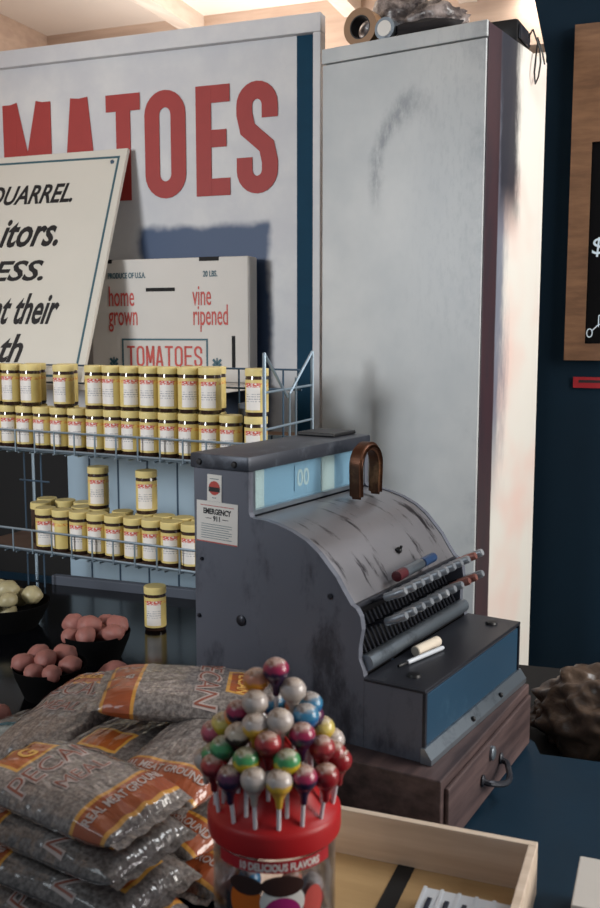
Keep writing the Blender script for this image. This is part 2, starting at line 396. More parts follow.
def glyph(ch, x0, x1, h, w):
    """strokes of a condensed block capital between x0 and x1, height h, stroke width w"""
    a, b = x0 + w / 2, x1 - w / 2; t = h - w / 2; o = w / 2; W = x1 - x0; mx = (x0 + x1) / 2; ry = (b - a) / 2 * 1.05
    if ch == 'T': return [([(x0, t), (x1, t)], 0), ([(mx, t), (mx, 0)], 0)]
    if ch == 'E': return [([(a, 0), (a, h)], 0), ([(a, t), (x1, t)], 0), ([(a, h * .52), (x1 - W * .1, h * .52)], 0), ([(a, o), (x1, o)], 0)]
    if ch == 'O': return [(arc(mx, t - ry, (b - a) / 2, ry, 0, 180, 12) + arc(mx, o + ry, (b - a) / 2, ry, 180, 360, 12), 1)]
    if ch == 'S':
        rx = (b - a) / 2; r2 = (t - o) / 4
        rt = min(ry, r2)
        p = [(b, t - rt - r2 * .55)] + arc(mx, t - rt, rx, rt, 0, 180, 12) + [(a, t - rt - r2 * .35)]
        p += [(a + rx * .25, h * .58), (mx, h * .5), (b - rx * .25, h * .42)] + [(b, o + rt + r2 * .35)]
        p += arc(mx, o + rt, rx, rt, 0, -180, 12) + [(a, o + rt + r2 * .55)]
        return [(p, 0)]
    if ch == 'A': return [([(x0 + w * .5, 0), (mx - w * .12, h)], 0), ([(x1 - w * .5, 0), (mx + w * .12, h)], 0), ([(x0 + W * .25, h * .24), (x1 - W * .25, h * .24)], 0)]
    if ch == 'M': return [([(a, 0), (a, h)], 0), ([(b, 0), (b, h)], 0), ([(a + w * .1, h), (mx, h * .18)], 0), ([(b - w * .1, h), (mx, h * .18)], 0)]

# ------------------------------------------------------------------ setting
RB = rad(12); U = Vector((math.cos(RB), math.sin(RB))); V_ = Vector((math.sin(RB), -math.cos(RB)))
def bpt(o, u, v): return (o[0] + U.x * u + V_.x * v, o[1] + U.y * u + V_.y * v)
def quad_prism(pts, z0, z1): return prism(NB(), pts, lambda x, y: (x, y, z0), lambda x, y: (x, y, z1))
K0 = (-2.94, 2.765)                                           # back left corner of the building
struct('floor', quad_prism([bpt(K0, -.1, -.85), bpt(K0, 5.2, -.85), bpt(K0, 5.2, 4.4), bpt(K0, -.1, 4.4)], -.96, -.9), M['floor'])
struct('ceiling', quad_prism([bpt(K0, -.1, -.2), bpt(K0, 3.6, -.2), bpt(K0, 3.6, 3.0), bpt(K0, -.1, 3.0)], 1.85, 1.9), M['cream'])
struct('wall_left', quad_prism([bpt(K0, -.1, -.1), bpt(K0, 0, 0), bpt(K0, 0, 3.4), bpt(K0, -.1, 3.4)], -.9, 1.85), M['peach'])
def wallpiece(u0, u1, z0, z1, dv=.1): return quad_prism([bpt(K0, u0, 0), bpt(K0, u1, 0), bpt(K0, u1, -dv), bpt(K0, u0, -dv)], z0, z1)
struct('wall_back', merge(wallpiece(0, 1.62, -.9, 1.85), wallpiece(1.62, 3.6, 1.63, 1.85)), M['peach'])
for i, u in enumerate((.62, 1.22, 1.62)):
    struct('trim_%d' % (i + 1), quad_prism([bpt(K0, u, .001), bpt(K0, u + .06, .001), bpt(K0, u + .06, 2.9), bpt(K0, u, 2.9)], 1.785, 1.85), M['rafter'])
struct('added_backdrop', quad_prism([bpt(K0, -.1, -.75), bpt(K0, 5.2, -.75), bpt(K0, 5.2, -.8), bpt(K0, -.1, -.8)], -.9, 2.6), M['cream'])  # pale backdrop added behind the opening to stand for bright outdoors
# teal wall right of the cooler, its free edge leaning at the top
P0 = Vector((-.868, 2.553))
pts = [(0, -.9), (0, 1.42), (-.034, 1.563), (-.10, 1.848), (2.3, 1.848), (2.3, -.9)]
f0 = lambda u, z: (P0.x + U.x * u, P0.y + U.y * u, z)
f1 = lambda u, z: (P0.x + U.x * u - V_.x * .05, P0.y + U.y * u - V_.y * .05, z)
struct('wall_right', prism(NB(), pts, f0, f1), M['teal_wall'])
# counter
struct('counter_top', quad_prism([(-2.7, .45), (.7, .45), (.7, 1.80), (-.45, 1.515), (-.485, 1.505), (-.508, 1.545), (-.58, 1.60), (-.84, 1.86), (-.9, 2.06), (-1.30, 2.06), (-2.66, 1.772), (-2.7, 1.772)], -.04, 0), M['counter'])
struct('counter_body', quad_prism([(-2.66, .5), (.66, .5), (.66, 1.76), (-.45, 1.475), (-.51, 1.46), (-.54, 1.52), (-.61, 1.58), (-.9, 1.8), (-1.3, 1.96), (-2.66, 1.7)], -.9, -.041), M['black'])
struct('rear_shelf', quad_prism([(-.48, 1.52), (.7, 1.82), (.7, 2.5), (-.8, 2.08), (-.56, 1.62), (-.50, 1.56)], -.1, -.07), M['blackmatte'])
struct('counter_shade_sheet', quad_prism([(-2.6, .62), (-1.15, .62), (-1.15, 1.20), (-1.0, 1.20), (-1.0, 1.98), (-1.31, 1.98), (-2.6, 1.70)], .0002, .003), M['counter_shade'])  # black gloss sheet laid over the paint where the counter lies in shade
WO = (-1.367, 2.25)                                           # right end of the sign wall, parallel to the back wall
def wstruct(name, bm, mat):
    o = struct(name, bm, mat); o.location = (WO[0], WO[1], 0); o.rotation_euler = (0, 0, RB); return o
def wthing(name, label, cat, z): return thing(name, label, cat, (WO[0], WO[1], z), (0, 0, RB))
def wobj(name, bm, mat, root, **kw):
    bmesh.ops.translate(bm, verts=bm.verts, vec=(0, 0, -root.location.z)); return obj(name, bm, mat, root, local=True, **kw)
wstruct('trim_4', bx(-.70, .10, -.285, -.262, .0005, .029, bev=.003), M['greyboard'])
wstruct('wall_panel_beadboard', bx(-.79, .12, -.058, -.04, -.06, .42), M['bead'])
wstruct('added_dark_sheet', bx(-1.33, -.792, -.058, -.04, -.06, .42), M['blackmatte'])  # black sheet added to stand for the shaded wall left of the beadboard

# ------------------------------------------------------------------ tomato sign
sg = wthing('tomato_sign', 'large white painted board reading TOMATOES in red with teal edge stripe', 'sign', SZ0)
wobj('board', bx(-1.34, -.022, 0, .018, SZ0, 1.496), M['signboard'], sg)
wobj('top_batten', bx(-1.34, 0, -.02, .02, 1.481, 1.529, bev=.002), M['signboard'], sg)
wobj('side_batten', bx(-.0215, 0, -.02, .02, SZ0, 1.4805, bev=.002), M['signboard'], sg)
wobj('teal_stripe', bx(-.073, -.0225, -.0016, -.0002, SZ0, 1.4805), M['tealpaint'], sg)
mt = frame((0, -.0014, 1.08), (1, 0, 0), (0, 0, 1))
for ch, a, b in (('M', -1.02, -.85), ('A', -.812, -.692), ('T', -.662, -.55), ('O', -.536, -.406), ('E', -.374, -.270), ('S', -.25, -.128), ('O', -1.19, -1.06), ('T', -1.32, -1.21)):
    bm = NB()
    for q, (st_, cl) in enumerate(glyph(ch, a, b, .297, .047)): stroke(bm, st_, .047, mt @ Matrix.Translation((0, 0, -q * .00015)), bool(cl), .0012)
    wobj('red_letter', bm, M['red'], sg)

# ------------------------------------------------------------------ leaning white lettered sign
TR = Vector((-.575, -.03, 1.221)); upv = Vector((0, .27, .656)).normalized(); L_ = .708
ws = wthing('lettered_sign', 'white hand-lettered sign with grey border leaning against the red TOMATOES board', 'sign', .566)
fm = frame(TR, (1, 0, 0), upv)
def onf(bm, m_=None): bmesh.ops.transform(bm, matrix=m_ or fm, verts=bm.verts); return bm
wobj('panel', onf(bx(-.62, 0, -L_, 0, -.012, 0, bev=.001)), M['signwhite'], ws)
bm = NB(); stroke(bm, [(-.595, -.022), (-.024, -.027), (-.024, -.688), (-.595, -.685)], .0065, fm, True, .0008)
wobj('border_line', bm, M['blueink'], ws)
def stext(s, x, y, size, xs, bold=.022, shear=.27, al='RIGHT'): return text(s, size, fm @ Matrix.Translation((x, y, .0006)), xs, bold, shear, al, .0004)
for a_ in (('QUARREL.', -.150, -.160, .084, .77), ('itors.', -.168, -.296, .130, .75), ('ESS.', -.192, -.403, .086, 1.3), ('at their', -.129, -.534, .128, .56), ('th', -.213, -.648, .116, .80)):
    wobj('lettering_line', stext(*a_), M['ink'], ws)
bm = NB(); blob(bm, fm @ Vector((-.042, -.042, 0)), .007, 1, .2, 3)
wobj('nail_head', bm, M['wiredark'], ws)

# ------------------------------------------------------------------ ledge and carton
ld = obj('narrow_ledge', bx(-.76, -.16, -.316, -.021, .549, .564, bev=.002), M['carton']); ld.location = (WO[0], WO[1], 0); ld.rotation_euler = (0, 0, RB)
tag(ld, 'narrow pale plank ledge behind the wire rack under the tomato carton', 'ledge')
ca = wthing('tomato_carton', 'white cardboard tomato carton with red and black printing standing before the sign', 'carton', .5645)
cx0, cx1, cz0, cz1, cy0, cy1 = -.672, -.180, .565, .905, -.09, -.03
wobj('carton_body', bx(cx0, cx1, cy0, cy1, cz0, cz1, bev=.003), M['carton'], ca)
wobj('side_flap', bx(cx1, cx1 + .0015, cy0 + .004, cy1 - .004, cz0 + .003, cz1 - .004), M['cartonside'], ca)
for a in ((-.492, -.401, .815, .825), (-.229, -.219, .606, .692)): wobj('cut_slot', bx(a[0], a[1], cy0 - .0012, cy0 + .002, a[2], a[3]), M['blackmatte'], ca)
for a in ((-.66, -.60), (-.325, -.266)): wobj('cut_slot', bx(a[0], a[1], cy0 - .0012, cy0 + .02, cz1 - .010, cz1 + .0008), M['blackmatte'], ca)
cf = lambda x, z: frame((x, cy0 - .0008, z), (1, 0, 0), (0, 0, 1))
def ctext(s, x, z, size, xs, bold=0): return text(s, size, cf(x, z), xs, bold, 0, 'LEFT', .0004)
for a_ in (('PRODUCE OF U.S.A.', -.614, .853, .022, .62, .02), ('20 LBS.', -.314, .853, .022, .66, .02)): wobj('small_print', ctext(*a_), M['blueink'], ca)
for a_ in (('home', -.614, .776, .08, .46, .004), ('grown', -.614, .722, .08, .46, .004), ('vine', -.347, .776, .08, .44, .004), ('ripened', -.347, .722, .08, .44, .004)): wobj('red_print', ctext(*a_), M['redink'], ca)
bm = NB()
for i, ch in enumerate('TOMATOES'):
    a = -.556 + i * .0303
    for s, cl in glyph(ch, a, a + .0248 + (.002 if ch == 'M' else 0), .058, .006): stroke(bm, s, .006, cf(0, .606), bool(cl), .0006)
wobj('red_print', bm, M['redink'], ca)
bm = NB(); stroke(bm, [(-.57, .592), (-.304, .592), (-.304, .682), (-.57, .682)], .005, cf(0, 0), True, .0006)
stroke(bm, [(-.668, .600), (-.57, .600)], .004, cf(0, 0), False, .0006)
for sx in (-.60, -.274):
    stroke(bm, [(sx, .592), (sx, .632)], .004, cf(0, 0), False, .0006)
    for dx in (-.012, .012):
        for dz in (.006, .018): stroke(bm, [(sx, .596 + dz), (sx + dx, .610 + dz)], .007, cf(0, 0), False, .0006)
wobj('frame_print', bm, M['blueink'], ca)
# ------------------------------------------------------------------ wire rack
RA = rad(5); RO = (-1.17, 1.70); RU = Vector((math.cos(RA), math.sin(RA))); RN = Vector((-RU.y, RU.x))
def rp(a, b): return (RO[0] + RU.x * a + RN.x * b, RO[1] + RU.y * a + RN.y * b)
rk = thing('wire_rack', 'galvanised wire display rack with two jar shelves between counter and sign', 'rack', (RO[0], RO[1], 0), (0, 0, RA))
XL, XR, DB = -.875, 0, .158
def robj(name, bm, mat, smooth=True): return obj(name, bm, mat, rk, smooth, True)
def shelf(zb, zt, yf, yb, name, deck):
    bm = NB(); w = .0022
    tube(bm, [(XL, yf, zb), (XR, yf, zb)], .003, 6); tube(bm, [(XL, yf, zt), (XR, yf, zt)], .003, 6)
    x = XR - .03
    while x > XL: tube(bm, [(x, yf - .003, zt), (x, yf - .003, zb - .008), (x, yf + .03, zb - .010)], w, 6); x -= .0635
    robj(name + '_front_rail', bm, M['wire'])
    bm = NB()
    for k in range(6): y = yf + .01 + (yb - yf - .02) * k / 5; tube(bm, [(XL, y, zb - .006), (XR, y, zb - .006)], .002, 6)
    for k in range(24): x = XL + (XR - XL) * k / 23; tube(bm, [(x, yf, zb - .010), (x, yb, zb - .010)], .002, 6)
    robj(name + '_wires', bm, M['wire'])
    robj(name + '_liner', bx(XL + .01, XR - .005, yf + .006, yb, zb - .004, zb - .001), deck, False)
shelf(.412, .458, 0, DB, 'upper_shelf', M['paper'])
shelf(.160, .210, -.02, DB, 'lower_shelf', M['paper'])
bm = NB()
for x in (-.86, -.80, -.17, -.05): tube(bm, [(x, DB + .004, .004), (x, DB + .004, .618)], .0024, 6)
for z, xe in ((.3, -.77), (.41, XR), (.57, XR), (.616, XR)): tube(bm, [(XL, DB + .001, z), (xe, DB + .001, z)], .0026, 6)
robj('back_grid', bm, M['wiredark'])
bm = NB()
DE = .212
for y in (-.014, DE):
    tube(bm, [(XR, y, .004), (XR, y, .658)], .0042, 8); robj('end_post', tube(NB(), [(XL, y, .004), (XL, y, .618)], .0042, 8), M['wire'])
for z in (.493, .573): tube(bm, [(XR, -.014, z), (XR, DE, z + .006)], .0028, 6)
tube(bm, [(XR, .10, .40), (XR, .10, .565)], .0026, 6); tube(bm, [(XR, .13, .40), (XR, .13, .60)], .0026, 6)
tube(bm, [(XR, -.014, .657), (XR, .09, .558)], .0034, 6); tube(bm, [(XR, DE, .657), (XR, .10, .565)], .0034, 6)
for z in (.162, .414): tube(bm, [(XR, -.02, z), (XR, DE, z)], .003, 6)
robj('end_frame', bm, M['wire'])
for a, lab in ((-.108, 'dark tin can behind the top-shelf jars in the gap next to the rack end'),):
    x, y = rp(a, .118); t = thing('tin_can', lab, 'can', (x, y, .4125))
    obj('can_body', lathe(NB(), [(0, 0), (.032, 0), (.032, .115), (0, .115)], x, y, .4125, 24), M['black'], t, True)
    obj('can_lid', lathe(NB(), [(.0, .1155), (.033, .1155), (.033, .125), (.028, .127), (0, .127)], x, y, .4125, 24), M['greyboard'], t, True)

# ------------------------------------------------------------------ jars
JR = .0256; JH = .1052
def make_jar():
    r = JR; t = thing('jar', 'x', 'jar')
    obj('glass_body', lathe(NB(), [(0, 0), (r * .9, 0), (r * .985, .003), (r * .985, .084), (r * .95, .087), (r * .95, .09), (0, .09)], n=28), M['jarglass'], t, True, True)
    obj('yellow_wrap', lathe(NB(), [(r * .99, .009), (r * 1.005, .0092), (r * 1.005, .0805), (r * .99, .0807)], n=40, a0=rad(-118 - 150), a1=rad(-118 + 168)), M['jarwrap'], t, True, True)
    obj('label_panel', lathe(NB(), [(r * 1.0, .014), (r * 1.016, .0142), (r * 1.016, .0735), (r * 1.0, .0737)], n=14, a0=rad(-62 - 46), a1=rad(-62 + 34)), M['jarpanel'], t, True, True)
    obj('jar_lid', lathe(NB(), [(0, .0885), (r * 1.015, .0885), (r * 1.03, .0895), (r * 1.03, .1037), (r * .98, .105), (0, .105)], n=28), M['lid'], t, True, True)
    return t
jar0 = make_jar(); used = [False]
def dup(root):
    r = root.copy(); C.objects.link(r)
    for ch in root.children:
        c = ch.copy(); C.objects.link(c); c.parent = r
        for g in ch.children: d = g.copy(); C.objects.link(d); d.parent = c
    return r
def jar(x, y, z, label, group, rz=None, tilt=0):
    j = dup(jar0) if used[0] else jar0; used[0] = True
    x, y = rp(x, y); j.location = (x, y, z); j.rotation_euler = (0, tilt, random.uniform(-.35, .35) if rz is None else rz)
    j['label'] = label; j['group'] = group; return j
ordn = ['first', 'second', 'third', 'fourth', 'fifth', 'sixth', 'seventh', 'eighth', 'ninth', 'tenth', 'eleventh', 'twelfth', 'thirteenth', 'fourteenth', 'fifteenth']
ZU = .4122
def space(L):
    L = sorted(L); 
    for k in range(len(L) - 2, -1, -1): L[k] = min(L[k], L[k + 1] - .0532)
    return L
UU = space([-.828, -.771, -.708, -.6, -.496, -.443, -.394, -.338, -.284, -.228, -.171, -.048])
LU = space([-.844, -.785, -.727, -.67, -.614, -.558, -.5, -.446, -.393, -.339, -.285, -.2285, -.172, -.116, -.051])
LS = space([-.65, -.595, -.54, -.485, -.431, -.373, -.32, -.266, -.208])
gU, gL, gS = 'yellow jars stacked on the upper wire shelf', 'yellow jars in the lower layer of the upper wire shelf', 'yellow jars on the lower wire shelf'
for i, x in enumerate(reversed(LU)): jar(x, .037, ZU, 'yellow-capped jar, %s from the rack end in the bottom layer of the upper shelf' % ordn[i], gL)
for i, x in enumerate(reversed(UU)): jar(x, .037, ZU + JH + .0005, 'yellow-capped jar, %s from the rack end in the top layer of the upper shelf' % ordn[i], gU)
for x, w in ((-.742, 'third stack from the left'), (-.636, 'beside the sign foot'), (-.256, 'before the carton'), (-.19 - .003, 'under the carton corner')):
    yy = .0925
    jar(x, yy, ZU, 'yellow-capped jar in the upper shelf back row, lower of two, %s' % w, gL)
    jar(x, yy, ZU + JH + .0005, 'yellow-capped jar in the upper shelf back row, top of two, %s' % w, gU)
ZL = .1602
for i, x in enumerate(reversed(LS)): jar(x, .012, ZL, 'yellow-capped jar on the lower wire shelf, front row, %s from the register' % ordn[i], gS, rz=(-1.19 if i == 7 else None))
for i, x in enumerate([-.215, -.27, -.325, -.379, -.45, -.524, -.58]): jar(x, .066, ZL, 'yellow-capped jar on the lower wire shelf, second row, %s from the register' % ordn[i], gS)
for i, x in enumerate((-.745, -.682, -.62)): jar(x, .122, ZL, 'yellow-capped jar at the back of the lower wire shelf, %s from the left' % ordn[i], gS)
jar(-.716, .066, ZL, 'leftmost jar on the lower wire shelf, plain dark glass without a label', gS, rz=2.2)
for c in list(bpy.data.objects):
    if c.parent and c.parent.get('label', '').startswith('leftmost jar on the lower') and c.name.split('.')[0] in ('yellow_wrap', 'label_panel'): bpy.data.objects.remove(c)
jar(-.524, .066, ZL + JH + .0005, 'single jar stacked on the lower shelf row, the left of two', gS, rz=.2)
jar(-.376, .066, ZL + JH + .0005, 'single jar stacked on the lower shelf row, the right of two', gS, rz=.15)
jar(-.308, .0, .0035, 'lone yellow-capped jar standing on the dark counter below the wire rack', 'jar on the counter', rz=.15)

# ------------------------------------------------------------------ cooler
co = thing('cooler_cabinet', 'tall scuffed white metal cooler cabinet with maroon corner stripe', 'cabinet', (-1.2, 2.3, -.9))
bm = bx(-1.275, -.8505, 2.112, 2.502, -.9, 1.388); obj('cabinet_body', bm, M['cooler'], co)
obj('side_panel', bx(-.8503, -.848, 2.106, 2.502, -.9, 1.387), M['coolerside'], co)
obj('front_panel', bx(-1.277, -.851, 2.1, 2.1118, -.9, 1.352, bev=.002), M['cooler'], co)
obj('top_rail', bx(-1.279, -.849, 2.098, 2.1118, 1.355, 1.390, bev=.002), M['cooler'], co)

# things on top of the cooler
bm = NB()
for i, (x, y, z, r, sc) in enumerate(((-1.15, 2.26, .07, .11, (1.05, .7, .62)), (-1.05, 2.25, .055, .085, (1.0, .8, .58)), (-1.0, 2.24, .035, .05, (.8, 1, .65)))):
    blob(bm, (x, y, 1.392 + z), r, 4, .32, 2.2, sc, i + 3, -z / 1.0)
obj_ = obj('crumpled_plastic_bag', bm, M['film'], smooth='all'); tag(obj_, 'crumpled grey plastic bag lying on top of the cooler', 'bag')
bm = NB(); blob(bm, (-1.03, 2.15, 1.411), .045, 3, .4, 2.4, (2.0, .7, .4), 9, -.0185)
tag(obj('dark_cloth', bm, M['rag'], smooth='all'), 'dark rag lying along the front edge of the cooler top', 'cloth')
t = thing('tape_roll', 'roll of tan tape standing on edge on the left of the cooler top', 'tape', (-1.19, 2.15, 1.391))
def ring_xz(r0, r1, y0, y1, c):
    bm = NB(); n = 32; vs = []
    for k in range(n):
        a = 2 * PI * k / n
        vs.append([bm.verts.new((c[0] + r * math.cos(a), y, c[2] + r * math.sin(a))) for r, y in ((r0, y0), (r1, y0), (r1, y1), (r0, y1))])
    for k in range(n):
        A, B = vs[k], vs[(k + 1) % n]
        for j in range(4): bm.faces.new((A[j], A[(j + 1) % 4], B[(j + 1) % 4], B[j]))
    return bm
obj('tape', ring_xz(.028, .045, 2.13, 2.17, (-1.19, 0, 1.4365)), M['tape'], t, True)
obj('cardboard_core', ring_xz(.025, .0278, 2.13, 2.17, (-1.19, 0, 1.4365)), M['black'], t, True)
t = thing('small_tin', 'small pale tin lying on its side on the cooler top beside the tape roll', 'tin', (-1.115, 2.14, 1.391))
bm = lathe(NB(), [(0, 0), (.026, 0), (.026, .05), (0, .05)], n=24); bmesh.ops.transform(bm, matrix=Matrix.Translation((-1.115, 2.165, 1.4175)) @ Matrix.Rotation(PI / 2, 4, 'X'), verts=bm.verts)
obj('tin_body', bm, M['steel'], t, True)
bm = lathe(NB(), [(0, 0), (.018, 0), (.018, .002), (0, .002)], n=24); bmesh.ops.transform(bm, matrix=Matrix.Translation((-1.115, 2.1148, 1.4175)) @ Matrix.Rotation(PI / 2, 4, 'X'), verts=bm.verts)
obj('tin_lid', bm, M['white'], t, True)
t = thing('paper_scrap', 'brown crumpled paper scrap on the cooler behind the small tin', 'paper', (-1.18, 2.42, 1.391))
obj('crumpled_sheet', blob(NB(), (-1.185, 2.43, 1.45), .055, 3, .35, 2.2, (1., .8, .95), 21, -.057), M['paper'], t, smooth='all')
t = thing('flashlight_box', 'black box lantern on the right back edge of the cooler top', 'lantern', (-.89, 2.31, 1.391))
mm = Matrix.Translation((-.892, 2.35, 1.3905)) @ Matrix.Rotation(rad(6), 4, 'Z')
obj('lantern_case', bx(-.05, .035, -.06, .06, 0, .055, bev=.008, mtx=mm), M['black'], t, True)
obj('lantern_lens', bx(.0352, .042, -.055, .04, .008, .042, bev=.003, mtx=mm), M['regdark'], t, True)
bm = NB()
cp = [(-.846, 2.385, 1.44), (-.842, 2.40, 1.42), (-.838, 2.415, 1.40), (-.836, 2.42, 1.37), (-.836, 2.405, 1.33), (-.836, 2.385, 1.31), (-.836, 2.375, 1.335), (-.837, 2.385, 1.37), (-.84, 2.40, 1.40), (-.846, 2.42, 1.415)]
tube(bm, cp, .0022, 6); tube(bm, [(-.846, 2.42, 1.43), (-.84, 2.44, 1.40), (-.836, 2.45, 1.37)], .0022, 6); tube(bm, [(-.86, 2.36, 1.398), (-.846, 2.385, 1.44)], .0022, 6)
tag(obj('wire_loop', bm, M['black'], smooth=True), 'loop of thin dark wire hanging over the cooler side edge', 'wire')

# ------------------------------------------------------------------ blackboard
bb = thing('chalkboard', 'black chalkboard in a wide tan wooden frame on the teal wall', 'blackboard', (P0.x + .4, P0.y + .05, 1.0))
Wm = frame((P0.x, P0.y, 0), (U.x, U.y, 0), (0, 0, 1)) @ Matrix.Translation((0, 0, .002))
FU0, FU1, FZ0, FZ1 = .073, .95, .628, 1.484; IU0, IZ0, IZ1 = .125, .672, 1.19
bm = NB()
for a in ((FU0, IU0, FZ0, FZ1), (FU1 - .052, FU1, FZ0, FZ1), (IU0, FU1 - .052, FZ0, IZ0), (IU0, FU1 - .052, IZ1, FZ1)): box(bm, a[0], a[1], a[2], a[3], 0, .018)
obj('wooden_frame', onf(bm, Wm), M['framewood'], bb)
obj('slate', onf(bx(IU0, FU1 - .052, IZ0, IZ1, 0, .012), Wm), M['slate'], bb)
ch = Wm @ Matrix.Translation((0, 0, .0124))
bm = text('$', .062, ch @ Matrix.Translation((.131, .905, 0)), 1.0, .0, .08, 'LEFT', .0003)
b2 = NB(); stroke(b2, arc(.136, .70, .007, .011, 0, 360, 14)[:-1], .0025, ch, True, .0004); stroke(b2, [(.142, .706), (.158, .722), (.20, .728)], .0025, ch, False, .0004); stroke(b2, [(.158, .716), (.158, .745), (.17, .75)], .0025, ch, False, .0004)
obj('chalk_dollar_sign', bm, M['chalk'], bb); obj('chalk_drawing', b2, M['chalk'], bb)
t = thing('red_tag', 'small red plastic tag with black print on the teal wall below the chalkboard', 'tag', (P0.x + .15, P0.y, .57))
obj('tag_plate', onf(bx(.098, .24, .554, .583, 0, .003), Wm), M['redtag'], t)
obj('tag_print', onf(bx(.112, .235, .568, .575, .0031, .0036), Wm), M['ink'], t)

# ------------------------------------------------------------------ brown sack
bm = NB()
for i, (x, y, z, r, sc) in enumerate(((-.425, 1.72, .0, .12, (1.05, .75, .76)), (-.515, 1.74, -.03, .07, (.9, .7, .6)), (-.31, 1.77, .02, .13, (1, .9, .8)))):
    blob(bm, (x, y, z), r, 5, .26, 2.3, sc, i + 30, -z - .068)
tag(obj('brown_plastic_sack', bm, M['sack'], smooth='all'), 'crumpled brown translucent sack lying on a dark shelf behind the counter at the right', 'sack')

# ------------------------------------------------------------------ wooden cash drawer
BR = rad(3.2); cd = thing('wooden_cash_drawer', 'dark old wooden cash drawer box under the cash register', 'drawer', (-.494, 1.121, 0), (0, 0, BR))
BW, BD, BH = .413, .42, .107
obj('case', bx(-BD, -.0, 0, BW, 0.0005, BH, bev=.002), M['drawerwood'], cd, local=True)
df = obj('drawer_front', bx(.0003, .007, .012, BW - .012, .008, BH - .014, bev=.002), M['drawerwood'], cd, local=True)
lk = lathe(NB(), [(0, 0), (.009, 0), (.009, .004), (.006, .006), (0, .006)], n=20)
bmesh.ops.transform(lk, matrix=Matrix.Translation((.0072, .19, .074)) @ Matrix.Diagonal((1, 1, 1.25, 1)) @ Matrix.Rotation(PI / 2, 4, 'Y'), verts=lk.verts)
obj('lock', lk, M['steel'], df, True, True)
hp = [(.0072, .15, .046), (.016, .152, .044)] + [(.018 + .016 * math.sin(PI * k / 8), .152 + .082 * k / 8, .044 - .010 * math.sin(PI * k / 8)) for k in range(9)] + [(.016, .234, .044), (.0072, .236, .046)]
bm = tube(NB(), hp, .0048, 8)
for yy in (.15, .236): blob(bm, (.009, yy, .047), .008, 2, 0, 1, (.4, 1, 1.2))
obj('pull_handle', bm, M['regdark'], df, True, True)

# ------------------------------------------------------------------ cash register
RZ = .0795; Y0, Y1 = 1.212, 1.604
rg = thing('cash_register', 'antique grey metal cash register with rounded hood and rows of lever keys', 'cash register', (-.77, 1.408, RZ))
hood = [(-.862, .409), (-.844, .409), (-.82, .405), (-.792, .397), (-.765, .385), (-.743, .369), (-.726, .351), (-.711, .335), (-.70, .318), (-.685, .297)]
side = [(-.981, RZ), (-.981, .482), (-.8715, .482), (-.8715, .417), (-.868, .411)] + hood + [(-.676, .292), (-.669, .281), (-.666, .262), (-.671, .235), (-.671, .215), (-.664, .20), (-.662, .19), (-.662, RZ)]
for a, b in ((Y0, Y0 + .012), (Y1 - .012, Y1)):
    sp = obj('side_panel', ext_y(side, a, b), M['regside'], rg)
    if a == Y0: side_near = sp
bm = NB()
for (x, z, r) in ((-.887, .240, .009), (-.977 + .004, .235, .0035), (-.966, .332, .003), (-.72, .305, .0045)):
    q = lathe(NB(), [(0, 0), (r, 0), (r, .003), (r * .6, .005), (0, .005)], n=16); bmesh.ops.transform(q, matrix=Matrix.Translation((x, Y0 + .0005, z)) @ Matrix.Rotation(PI / 2, 4, 'X'), verts=q.verts); obj('bolt', q, M['regdark'], side_near, True)
# hood sheet
bm = NB(); rows = []
hs = [(-.8715, .4085)] + [(x - .0005, z - .0015) for x, z in hood]
for x, z in hs: rows.append([bm.verts.new((x, y, z)) for y in (Y0 + .0122, Y1 - .0122)])
for x, z in reversed(hs): rows.append([bm.verts.new((x - .006, y, z - .008)) for y in (Y0 + .0122, Y1 - .0122)])
for i in range(len(rows)):
    A, B = rows[i], rows[(i + 1) % len(rows)]; bm.faces.new((A[0], A[1], B[1], B[0]))
for s in (0, 1): bm.faces.new([r[s] for r in rows])
obj('hood', bm, M['reghood'], rg, 'all' if False else True)
obj('hood_lip', merge(tube(NB(), [(-.684, Y0 + .013, .291), (-.684, Y1 - .013, .291)], .005, 10)), M['regdark'], rg, True)
bm = NB(); blob(bm, (-.711, 1.42, .337), .006, 2, 0, 1); tube(bm, [(-.711, 1.42, .332), (-.706, 1.42, .345)], .0025, 8)
obj('hood_knob', bm, M['black'], rg, True)
# indicator housing on top
obj('top_cap', bx(-.986, -.868, Y0 - .004, Y1 + .004, .4825, .507, bev=.003), M['regtop'], rg, True)
bm = NB()
for x in (-.966, -.896):
    q = lathe(NB(), [(0, 0), (.0055, 0), (.004, .003), (0, .0035)], n=14); bmesh.ops.transform(q, matrix=Matrix.Translation((x, Y0 - .0042, .493)) @ Matrix.Rotation(PI / 2, 4, 'X'), verts=q.verts); obj('cap_bolt', q, M['black'], rg, True)
obj('top_moulding', bx(-.982, -.90, Y1 - .08, Y1 + .004, .5073, .514, bev=.002), M['black'], rg)
obj('indicator_back', bx(-.893, -.886, Y0 + .0125, Y1 - .0125, .412, .482), M['indblue'], rg)
obj('window_frame', merge(bx(-.8765, -.8722, Y0 + .0125, Y0 + .02, .419, .482), bx(-.8765, -.8722, Y1 - .02, Y1 - .0125, .419, .482), bx(-.8765, -.8722, Y0 + .0125, Y1 - .0125, .4115, .4185)), M['steel'], rg)
for ya, yb in ((Y0 + .016, Y0 + .062), (1.455, 1.50)): obj('indicator_flag', bx(-.8858, -.8845, ya, yb, .417, .48), M['indwhite'], rg)
nf = obj('number_flag', bx(-.8858, -.884, 1.366, 1.424, .430, .474), M['indblue'], rg)
obj('digits', text('00', .042, frame((-.8838, 1.372, .437), (0, 1, 0), (0, 0, 1)), .95, .01, 0, 'LEFT', .0004), M['indwhite'], nf)
obj('indicator_window', bx(-.8762, -.8742, Y0 + .0205, Y1 - .0205, .419, .4822), M['window'], rg)
